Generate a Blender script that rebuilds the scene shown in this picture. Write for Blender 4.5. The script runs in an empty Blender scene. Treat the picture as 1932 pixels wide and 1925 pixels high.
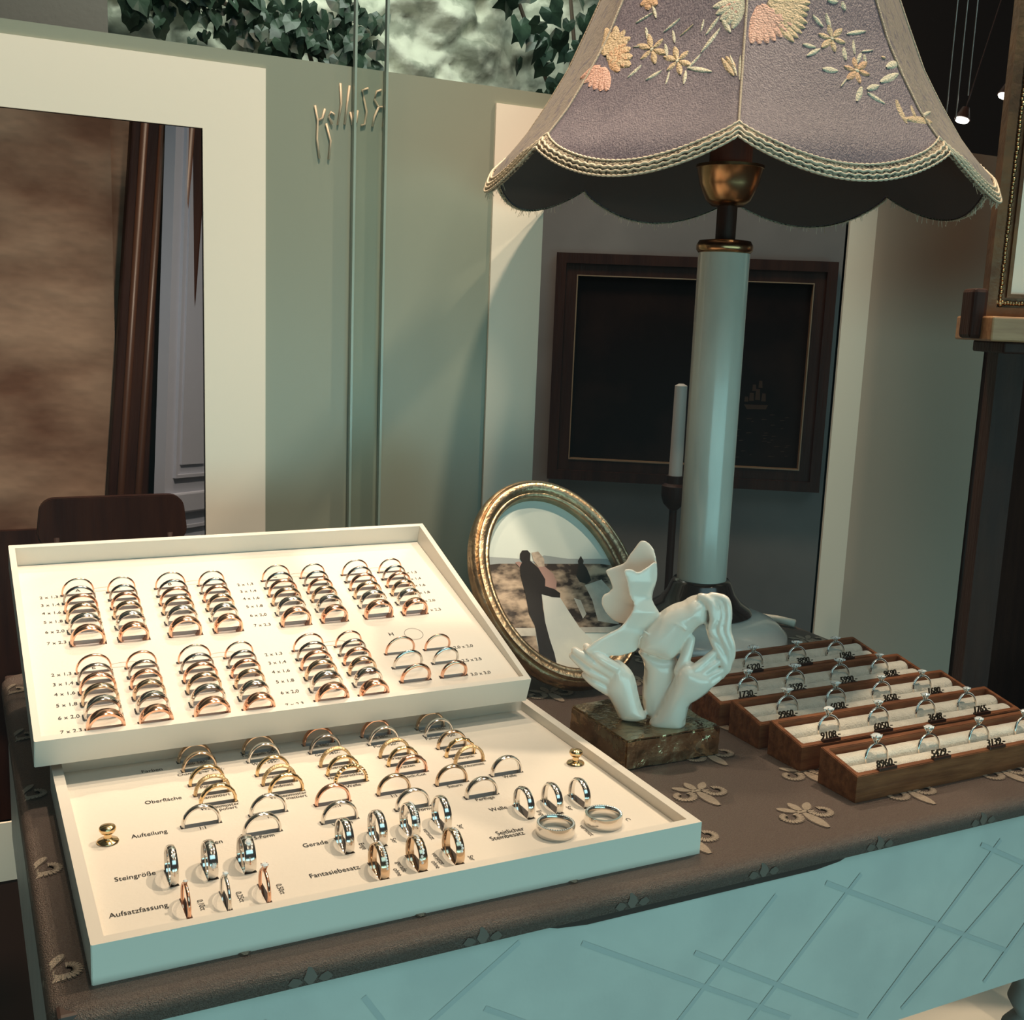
import bpy, bmesh, math, random
from math import sin, cos, pi, radians as R, sqrt
from mathutils import Vector, Matrix, noise, geometry
random.seed(7)
SC = bpy.context.scene
COL = SC.collection

# ------------------------------------------------------------------ camera
cd = bpy.data.cameras.new('camera'); cam = bpy.data.objects.new('camera', cd); COL.objects.link(cam)
cd.sensor_fit = 'HORIZONTAL'; cd.sensor_width = 36; cd.lens = 2112.1/1932*36; cd.clip_start = .01; cd.clip_end = 60
rt = Vector((0.89483, -0.44468, 0.03911)); dn = Vector((-0.04265, -0.17239, -0.98411)); fw = Vector((0.44436, 0.87894, -0.17323))
m = Matrix((rt, -dn, -fw)).transposed().to_4x4(); m.translation = Vector((-0.04777, -0.5144, 0.3209))
cam.matrix_world = m
SC.camera = cam
# ------------------------------------------------------------------ world, light, exposure
w = bpy.data.worlds.new('world'); SC.world = w; w.use_nodes = True
w.node_tree.nodes['Background'].inputs[0].default_value = (.42, .36, .34, 1)
w.node_tree.nodes['Background'].inputs[1].default_value = .10
SC.view_settings.view_transform = 'Standard'; SC.view_settings.look = 'None'
SC.view_settings.exposure = 0.0; SC.view_settings.gamma = 1; SC.view_settings.use_curve_mapping = False
def area(name, loc, target, size, energy, color, size_y=None, spread=180):
    l = bpy.data.lights.new(name, 'AREA'); l.energy = energy; l.color = color; l.size = size; l.spread = R(spread)
    if size_y: l.shape = 'RECTANGLE'; l.size_y = size_y
    o = bpy.data.objects.new(name, l); COL.objects.link(o); o.location = loc
    o.rotation_euler = (Vector(target)-Vector(loc)).to_track_quat('-Z', 'Y').to_euler(); return o
def spot(name, loc, target, energy, color, angle=60, blend=.5, size=.02):
    l = bpy.data.lights.new(name, 'SPOT'); l.energy = energy; l.color = color; l.spot_size = R(angle); l.spot_blend = blend; l.shadow_soft_size = size
    o = bpy.data.objects.new(name, l); COL.objects.link(o); o.location = loc
    o.rotation_euler = (Vector(target)-Vector(loc)).to_track_quat('-Z', 'Y').to_euler(); return o
WARM = (1, .76, .53)
area('daylight_street', (.3, -1.7, -.10), (.35, .1, .05), 2.6, 18, (.44, .88, .92), .75)
area('daylight_sky', (.4, -1.9, 2.0), (.4, .1, .1), 3.0, 16, (.50, .84, .95), 1.0)
spot('ceiling_spot_side', (1.05, .22, 1.6), (.56, .12, 0), 64, (1, .77, .56), 58, .5, .02)
spot('ceiling_spot_right', (.95, .98, 1.75), (.46, .08, 0), 48, WARM, 56, .4, .02)
spot('ceiling_spot_left', (.12, .50, 1.75), (.20, .17, 0), 28, WARM, 62, .5, .02)
spot('ceiling_spot_front', (.75, -.25, 1.5), (.72, .25, .35), 16, (1, .82, .64), 45, .6, .03)
spot('ceiling_spot_back', (.35, -.02, 1.75), (.14, .6, .46), 112, (1, .80, .62), 50, .8, .04)
area('daylight_courtyard', (1.0, 1.9, 1.9), (1.0, 2.7, 1.0), 1.4, 17, (.9, 1, .88), .5)
area('room_lamp', (.6, 1.0, 1.6), (.6, 1.5, .2), .5, 9, (1, .74, .54), .3)

# ------------------------------------------------------------------ helpers
def mat(name, col, rough=.5, metal=0, bump=0, bscale=40, col2=None, cscale=8, spec=.5, coat=0, aniso=None, sheen=0, detail=3, stretch=None, ramp=(.35, .65), trans=0, alpha=1, emit=0, wave=None):
    m = bpy.data.materials.new(name); m.use_nodes = True; nt = m.node_tree; b = nt.nodes['Principled BSDF']
    b.inputs['Base Color'].default_value = (*col, 1); b.inputs['Roughness'].default_value = rough; b.inputs['Metallic'].default_value = metal
    b.inputs['Specular IOR Level'].default_value = spec; b.inputs['Coat Weight'].default_value = coat; b.inputs['Coat Roughness'].default_value = .08
    if sheen: b.inputs['Sheen Weight'].default_value = sheen
    if trans: b.inputs['Transmission Weight'].default_value = trans
    if emit:
        b.inputs['Emission Color'].default_value = (*col, 1); b.inputs['Emission Strength'].default_value = emit
    vec = None
    if col2 or bump:
        tc = nt.nodes.new('ShaderNodeTexCoord'); mp = nt.nodes.new('ShaderNodeMapping'); nt.links.new(tc.outputs['Object'], mp.inputs[0])
        if stretch: mp.inputs['Scale'].default_value = stretch
        vec = mp.outputs[0]
    if col2:
        if wave:
            n = nt.nodes.new('ShaderNodeTexWave'); n.inputs['Scale'].default_value = cscale; n.inputs['Distortion'].default_value = wave; n.inputs['Detail'].default_value = detail; n.inputs['Detail Scale'].default_value = 2
        else:
            n = nt.nodes.new('ShaderNodeTexNoise'); n.inputs['Scale'].default_value = cscale; n.inputs['Detail'].default_value = detail
        nt.links.new(vec, n.inputs['Vector'])
        r = nt.nodes.new('ShaderNodeValToRGB'); r.color_ramp.elements[0].color = (*col, 1); r.color_ramp.elements[1].color = (*col2, 1)
        r.color_ramp.elements[0].position, r.color_ramp.elements[1].position = ramp
        nt.links.new(n.outputs['Fac'], r.inputs[0]); nt.links.new(r.outputs[0], b.inputs['Base Color'])
    if bump:
        n2 = nt.nodes.new('ShaderNodeTexNoise'); n2.inputs['Scale'].default_value = bscale; n2.inputs['Detail'].default_value = 3
        nt.links.new(vec, n2.inputs['Vector'])
        bp = nt.nodes.new('ShaderNodeBump'); bp.inputs['Strength'].default_value = min(1, bump); bp.inputs['Distance'].default_value = .002 if bump <= 1 else .002*bump
        nt.links.new(n2.outputs['Fac'], bp.inputs['Height']); nt.links.new(bp.outputs[0], b.inputs['Normal'])
    return m

def finish(bm, name, mats, parent=None, smooth=False, ang=None):
    me = bpy.data.meshes.new(name); bm.normal_update(); bm.to_mesh(me); bm.free()
    o = bpy.data.objects.new(name, me); COL.objects.link(o)
    for mm in (mats if isinstance(mats, (list, tuple)) else [mats]): me.materials.append(mm)
    if smooth:
        me.polygons.foreach_set('use_smooth', [True]*len(me.polygons))
        if ang: me.set_sharp_from_angle(angle=R(ang))
    if parent: o.parent = parent
    return o
def tag(o, label=None, cat=None, group=None, kind=None):
    if label: o['label'] = label
    if cat: o['category'] = cat
    if group: o['group'] = group
    if kind: o['kind'] = kind
    return o
def thing(name, label, cat, loc=(0, 0, 0), rot=(0, 0, 0), group=None):
    o = bpy.data.objects.new(name, None); COL.objects.link(o); o.location = loc; o.rotation_euler = rot; o.empty_display_size = .02
    return tag(o, label, cat, group)
def struct(o): o['kind'] = 'structure'; return o
def box(bm, x0, x1, y0, y1, z0, z1, mi=0, M=None, bev=0):
    vs = [bm.verts.new((x, y, z)) for z in (z0, z1) for y in (y0, y1) for x in (x0, x1)]
    fs = [bm.faces.new([vs[i] for i in f]) for f in ((0, 2, 3, 1), (4, 5, 7, 6), (0, 1, 5, 4), (1, 3, 7, 5), (3, 2, 6, 7), (2, 0, 4, 6))]
    for f in fs: f.material_index = mi
    if bev:
        es = list({e for f in fs for e in f.edges}); r = bmesh.ops.bevel(bm, geom=es, offset=bev, segments=2, affect='EDGES', profile=.5)
        vs = list({v for f in r['faces'] for v in f.verts} | {v for v in vs if v.is_valid})
    if M: bmesh.ops.transform(bm, matrix=M, verts=vs)
    return vs
def lathe(bm, prof, seg=48, mi=0, M=None, closed=False):
    rings = []; allv = []
    for r, z in prof:
        if r < 1e-6: v = bm.verts.new((0, 0, z)); rings.append([v]); allv.append(v)
        else:
            L = [bm.verts.new((r*cos(2*pi*i/seg), r*sin(2*pi*i/seg), z)) for i in range(seg)]; rings.append(L); allv += L
    pairs = list(zip(rings, rings[1:]))
    if closed: pairs.append((rings[-1], rings[0]))
    for a, b in pairs:
        for i in range(seg):
            j = (i+1) % seg
            if len(a) == 1 and len(b) == 1: continue
            if len(a) == 1: f = bm.faces.new((a[0], b[j], b[i]))
            elif len(b) == 1: f = bm.faces.new((a[i], a[j], b[0]))
            else: f = bm.faces.new((a[i], a[j], b[j], b[i]))
            f.material_index = mi
    if M: bmesh.ops.transform(bm, matrix=M, verts=allv)
    return allv
def tube(bm, pts, rad, seg=8, mi=0, closed=False, cap=True):
    pts = [Vector(p) for p in pts]; n = len(pts); rr = rad if isinstance(rad, (list, tuple)) else [rad]*n
    rings = []; up = Vector((0.12, 0.2, 1)).normalized()
    for i, p in enumerate(pts):
        a = pts[(i-1) % n] if (closed or i > 0) else p; b = pts[(i+1) % n] if (closed or i < n-1) else p
        t = (b-a).normalized(); s = t.cross(up)
        if s.length < 1e-3: s = t.cross(Vector((1, 0, 0)))
        s.normalize(); q = s.cross(t)
        rings.append([bm.verts.new(p+rr[i]*(cos(2*pi*k/seg)*s+sin(2*pi*k/seg)*q)) for k in range(seg)])
    pr = list(zip(rings, rings[1:]))
    if closed: pr.append((rings[-1], rings[0]))
    for a, b in pr:
        for k in range(seg):
            f = bm.faces.new((a[k], a[(k+1) % seg], b[(k+1) % seg], b[k])); f.material_index = mi
    if cap and not closed:
        bm.faces.new(rings[0][::-1]).material_index = mi; bm.faces.new(rings[-1]).material_index = mi
def prism(bm, pts, d, mi=0, M=None):
    """pts (x,y) counter-clockwise, from z=0 to z=d"""
    a = [bm.verts.new((x, y, 0)) for x, y in pts]; b = [bm.verts.new((x, y, d)) for x, y in pts]; n = len(pts)
    fs = [bm.faces.new(a[::-1]), bm.faces.new(b)]+[bm.faces.new((a[i], a[(i+1) % n], b[(i+1) % n], b[i])) for i in range(n)]
    for f in fs: f.material_index = mi
    if M: bmesh.ops.transform(bm, matrix=M, verts=a+b)
_txt = {}
def text_mesh(s, size, ext=0):
    k = (s, size, ext)
    if k not in _txt:
        c = bpy.data.curves.new('t', 'FONT'); c.body = s; c.size = size; c.align_x = 'CENTER'; c.align_y = 'BOTTOM_BASELINE'; c.extrude = ext; c.resolution_u = 3
        o = bpy.data.objects.new('t', c); COL.objects.link(o); bpy.context.view_layer.update()
        me = bpy.data.meshes.new_from_object(o.evaluated_get(bpy.context.evaluated_depsgraph_get()))
        bpy.data.objects.remove(o); bpy.data.curves.remove(c); _txt[k] = me
    return _txt[k]
def add_text(bm, s, size, M, ext=0, mi=0):
    me = text_mesh(s, size, ext); n0 = len(bm.verts); f0 = len(bm.faces); bm.from_mesh(me); bm.verts.ensure_lookup_table(); bm.faces.ensure_lookup_table()
    vs = bm.verts[n0:]; bmesh.ops.transform(bm, matrix=M, verts=vs)
    for f in bm.faces[f0:]: f.material_index = mi
def T(x, y, z): return Matrix.Translation((x, y, z))
def RZ(a): return Matrix.Rotation(a, 4, 'Z')
def RX(a): return Matrix.Rotation(a, 4, 'X')
def RY(a): return Matrix.Rotation(a, 4, 'Y')

# ------------------------------------------------------------------ materials
M_panel = mat('sage_satin_panel', (.235, .25, .195), .30, spec=.5)
M_beige = mat('beige_satin_panel', (.44, .35, .28), .35, spec=.4)
M_white = mat('cream_lacquer', (.74, .66, .55), .4)
M_tray = mat('white_tray_lacquer', (.74, .68, .60), .38, spec=.4)
M_insert = mat('white_card', (.78, .71, .62), .6, bump=.1, bscale=300)
M_slot = mat('slot_foam', (.50, .46, .44), .9)
M_ink = mat('black_ink', (.012, .01, .01), .7)
M_plaster = mat('brown_plaster', (.15, .070, .042), .9, bump=3, bscale=9, col2=(.40, .26, .18), cscale=4.5, detail=10, stretch=(1, 1, 1.8))
M_plaster2 = mat('grey_plaster', (.20, .185, .18), .9, bump=1.5, bscale=8, col2=(.27, .25, .24), cscale=4, detail=6)
M_dark = mat('dark_wood', (.030, .010, .007), .5, spec=.2, bump=.4, bscale=30, col2=(.05, .018, .011), cscale=6, stretch=(8, 8, 1))
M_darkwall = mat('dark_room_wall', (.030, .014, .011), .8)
M_floor = mat('brown_floorboards', (.10, .055, .035), .5, col2=(.17, .10, .06), cscale=3, stretch=(1, 10, 1))
M_door = mat('blue_grey_door_paint', (.36, .38, .46), .5, bump=.2)
M_brass = mat('brass', (.42, .24, .12), .25, 1)
M_bronze = mat('dark_bronze', (.040, .014, .008), .2, .1, coat=.5)
M_gilt = mat('antique_gilt', (.36, .25, .15), .36, 1, bump=.35, bscale=260, col2=(.52, .39, .25), cscale=60)
M_cloth = mat('damask_cloth', (.080, .048, .036), .42, spec=.7, bump=.7, bscale=1500, col2=(.13, .09, .07), cscale=900)
M_motif = mat('woven_motif', (.33, .25, .18), .5, spec=.5, sheen=.1, bump=.8, bscale=1100, col2=(.40, .31, .23), cscale=600)
M_motifline = mat('motif_outline', (.12, .085, .065), .6)
M_apron = mat('pale_paint', (.57, .56, .52), .45, bump=.2, bscale=90, col2=(.63, .62, .57), cscale=25)
M_ceramic = mat('white_glazed_ceramic', (.84, .77, .68), .22, spec=.5, coat=.4)
M_hammer = mat('hammered_bronze', (.36, .25, .15), .16, 1, bump=.8, bscale=95, col2=(.52, .40, .26), cscale=50)
M_walnut = mat('walnut', (.13, .040, .014), .42, spec=.25, bump=.3, bscale=60, col2=(.23, .082, .032), cscale=30, stretch=(1, 6, 6))
M_foam = mat('cream_velvet', (.66, .60, .50), .9, sheen=.5, bump=.6, bscale=700, col2=(.74, .68, .58), cscale=120)
M_tagm = mat('tag_dark_brown', (.05, .016, .008), .3, coat=.4)
M_digit = mat('digit_dark_metal', (.055, .035, .02), .3, .6)
M_diam = mat('diamond', (.86, .9, .92), .03, 0, spec=1.5, coat=1)
M_metal = {
 'rose': mat('rose_gold', (.88, .52, .37), .16, 1), 'yellow': mat('yellow_gold', (.80, .58, .32), .16, 1),
 'champagne': mat('champagne_gold', (.72, .55, .40), .15, 1), 'white': mat('white_gold', (.80, .76, .71), .13, 1),
 'grey': mat('grey_gold', (.46, .42, .39), .16, 1), 'red': mat('red_gold', (.74, .40, .26), .16, 1),
 'matt': mat('matt_yellow_gold', (.80, .58, .34), .38, 1, bump=.5, bscale=900)}
SC_O = [0.4205,0.1473,0.023]
SC_YAW = -0.6159
SC_FACE = [(-7.1,107.4),(-2.3,111.5),(4.0,115.4),(9.4,117.0),(12.9,120.6),(20.1,123.1),(27.7,118.9),(29.0,111.3),(28.0,101.1),(23.5,100.3),(19.2,95.1),(15.8,90.0),(11.7,81.8),(6.7,72.6),(-0.6,71.0),(-12.1,74.4),(-21.6,76.8),(-21.2,84.9),(-20.6,90.8),(-17.1,95.0),(-10.5,102.3)]
SC_NECK = [(-25.4,76.2),(-17.9,76.4),(-10.3,76.0),(6.6,74.6),(10.0,65.1),(9.6,57.1),(7.5,45.1),(1.8,31.7),(-3.3,23.2),(-12.8,23.3),(-17.1,38.8),(-16.5,52.8),(-16.2,64.7),(-20.5,73.2)]
SC_HAIR = [(12.9,121.1),(21.0,123.3),(31.0,123.7),(40.2,122.7),(44.7,117.4),(45.7,97.3),(48.8,89.8),(47.5,78.1),(45.0,69.1),(41.7,63.0),(38.0,63.6),(39.1,73.5),(35.2,83.8),(30.3,94.1),(28.4,101.6),(28.4,115.1),(22.1,120.4)]
SC_RARM = [(-11.9,21.3),(-4.0,34.1),(1.7,48.5),(6.1,59.8),(6.6,66.7),(12.2,75.0),(21.5,73.9),(32.1,69.0),(36.7,62.5),(34.0,53.5),(25.3,44.8),(19.0,41.2),(17.4,31.2),(16.8,20.3),(5.5,17.5),(-4.9,18.0)]
SC_LARM = [(-31.8,22.4),(-35.1,29.1),(-39.3,36.8),(-44.0,43.3),(-44.8,50.2),(-43.4,60.3),(-40.0,67.5),(-36.4,70.8),(-30.5,67.4),(-24.6,62.0),(-21.3,54.4),(-18.8,43.7),(-15.3,33.0),(-10.6,26.0),(-16.6,22.9),(-24.1,21.7)]
SC_MASKN = [(-35.6,139.7),(-31.9,141.3),(-28.2,140.5),(-25.2,138.0),(-19.8,141.1),(-12.0,147.2),(-10.7,137.9),(-10.8,130.1),(-13.2,125.8),(-14.4,119.4),(-11.2,112.9),(-6.8,107.0),(-9.6,102.4),(-18.0,94.9),(-17.4,92.0),(-20.0,88.9),(-21.5,81.9),(-22.6,76.4),(-29.1,75.4),(-36.6,73.7),(-47.1,75.3),(-62.4,76.0),(-55.1,83.2),(-50.6,86.8),(-44.2,91.3),(-35.0,96.4),(-30.7,102.6),(-27.3,108.7),(-26.0,114.6),(-29.8,120.1),(-31.3,126.8),(-32.9,133.4)]
SC_MASKF = [(-35.1,140.4),(-33.1,145.8),(-28.8,152.3),(-25.9,157.3),(-22.8,159.3),(-17.0,156.5),(-13.0,151.1),(-10.7,137.9),(-11.0,129.3),(-13.5,121.4),(-13.0,112.8),(-14.9,105.8),(-21.1,99.5),(-28.3,94.5),(-34.9,94.0),(-41.0,94.8),(-47.5,100.3),(-51.6,106.8),(-51.2,112.7),(-49.2,115.2),(-46.3,116.4),(-45.2,118.5),(-43.2,119.9),(-46.1,126.6),(-49.7,132.1),(-48.8,134.1),(-42.0,137.0)]
SC_PROF = [(-12.0,147.2),(-10.8,130.1),(-14.4,119.4),(-6.8,107.0),(-18.0,94.9),(-17.4,92.0),(-21.5,81.9),(-22.6,76.4)]
SC_TH = [[(21.5,122.7),(25.6,122.1),(30.0,118.6),(33.3,110.7),(30.8,99.9),(36.5,91.7),(42.4,79.6),(42.9,66.0)],[(21.9,122.7),(34.0,120.8),(37.8,112.0),(36.8,100.4),(41.1,91.1),(44.5,81.7),(44.0,70.0),(39.7,64.8)],[(29.2,123.8),(39.4,122.2),(42.1,111.4),(41.9,99.9),(45.8,89.6),(46.5,80.0),(44.8,72.0)],[(29.4,100.8),(32.8,91.4),(38.6,81.2),(42.5,71.8),(41.0,62.9)],[(24.8,120.6),(29.8,115.2),(31.8,105.8),(30.5,98.9)]]
SC_TRF = [[(9.9,66.0),(14.2,79.1),(16.5,90.5)],[(20.9,69.9),(27.8,76.4),(33.4,82.2)],[(24.8,66.4),(31.8,72.4),(36.9,76.0)],[(26.1,61.6),(33.2,66.1),(38.8,68.8)],[(24.6,55.6),(32.7,60.2),(38.4,64.2)]]
SC_TLF = [[(-37.0,64.8),(-47.9,71.8),(-59.2,79.2)],[(-39.6,59.6),(-54.3,68.3),(-67.9,75.2)],[(-41.2,53.6),(-55.9,61.2),(-69.6,70.4)],[(-41.7,45.5),(-51.6,51.6),(-59.6,55.9)]]
SC_TEY = [[(3.9,102.9),(9.0,102.2),(14.4,97.1)]]
SC_TLI = [[(-18.0,94.9),(-14.1,92.3),(-9.3,89.3)],[(-18.8,91.9),(-20.5,88.9),(-20.9,83.9)]]
PIC = {'hills':[(-66.0,31.3),(-43.7,28.6),(-29.0,26.4),(-15.8,23.1),(-3.5,28.2),(20.5,23.0),(62.1,20.1),(67.2,12.4),(30.4,15.1),(-68.3,22.8)],'ground':[(-67.9,24.2),(69.0,14.1),(74.0,-5.0),(58.6,-49.7),(6.2,-45.8),(-53.7,-40.5),(-62.6,-11.3),(-71.1,12.1)],'lowwall':[(-59.2,-39.9),(58.6,-49.7),(56.5,-55.8),(9.5,-50.6),(-34.7,-49.7),(-59.0,-47.3)],'cobble':[(-59.0,-47.3),(-34.7,-49.5),(-36.5,-71.2),(-45.3,-62.6)],'tree':[(34.8,25.0),(36.1,19.5),(34.6,16.6),(36.9,12.2),(37.9,3.7),(37.6,-1.0),(31.6,-4.1),(25.2,-1.2),(23.4,4.9),(29.2,15.2),(30.0,19.9)],'house':[(29.5,-5.1),(48.9,-0.7),(54.4,-10.7),(58.7,-27.6),(52.1,-46.8),(31.8,-41.4),(32.5,-20.6)],'path':[(14.2,-16.7),(20.6,-19.6),(22.1,-33.6),(17.2,-37.7),(15.7,-27.2)],'back':[(-34.8,22.7),(-31.0,23.6),(-21.6,19.4),(-12.8,17.0),(-5.7,16.5),(0.4,9.0),(1.5,0.7),(-1.5,-7.3),(-11.6,-3.0),(-15.3,4.3),(-20.3,11.7),(-31.5,17.8)],'hair':[(-15.7,31.4),(-8.3,32.4),(-4.5,24.7),(-6.3,16.5),(-12.8,17.0),(-15.8,23.1)],'dress':[(-17.4,-10.6),(0.1,-15.5),(4.5,-28.5),(10.9,-46.2),(19.0,-58.3),(17.8,-69.4),(16.3,-84.7),(4.7,-87.7),(-12.7,-83.6),(-22.3,-79.2),(-22.2,-54.1),(-21.8,-37.4)],'man':[(-27.7,31.0),(-24.4,34.4),(-19.1,34.3),(-16.8,30.9),(-19.2,23.4),(-16.6,20.2),(-13.1,15.9),(-9.5,3.9),(-11.6,-3.0),(-3.1,-6.6),(1.5,-11.0),(0.1,-15.5),(-7.8,-14.3),(-17.4,-10.6),(-20.2,-24.0),(-21.8,-37.4),(-22.2,-54.1),(-21.6,-67.4),(-22.3,-79.2),(-28.9,-76.3),(-37.0,-69.0),(-34.9,-58.3),(-32.9,-39.7),(-35.4,-28.3),(-33.4,-9.2),(-33.1,8.0),(-31.3,18.4),(-27.7,22.8),(-29.0,26.4)]}
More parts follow.
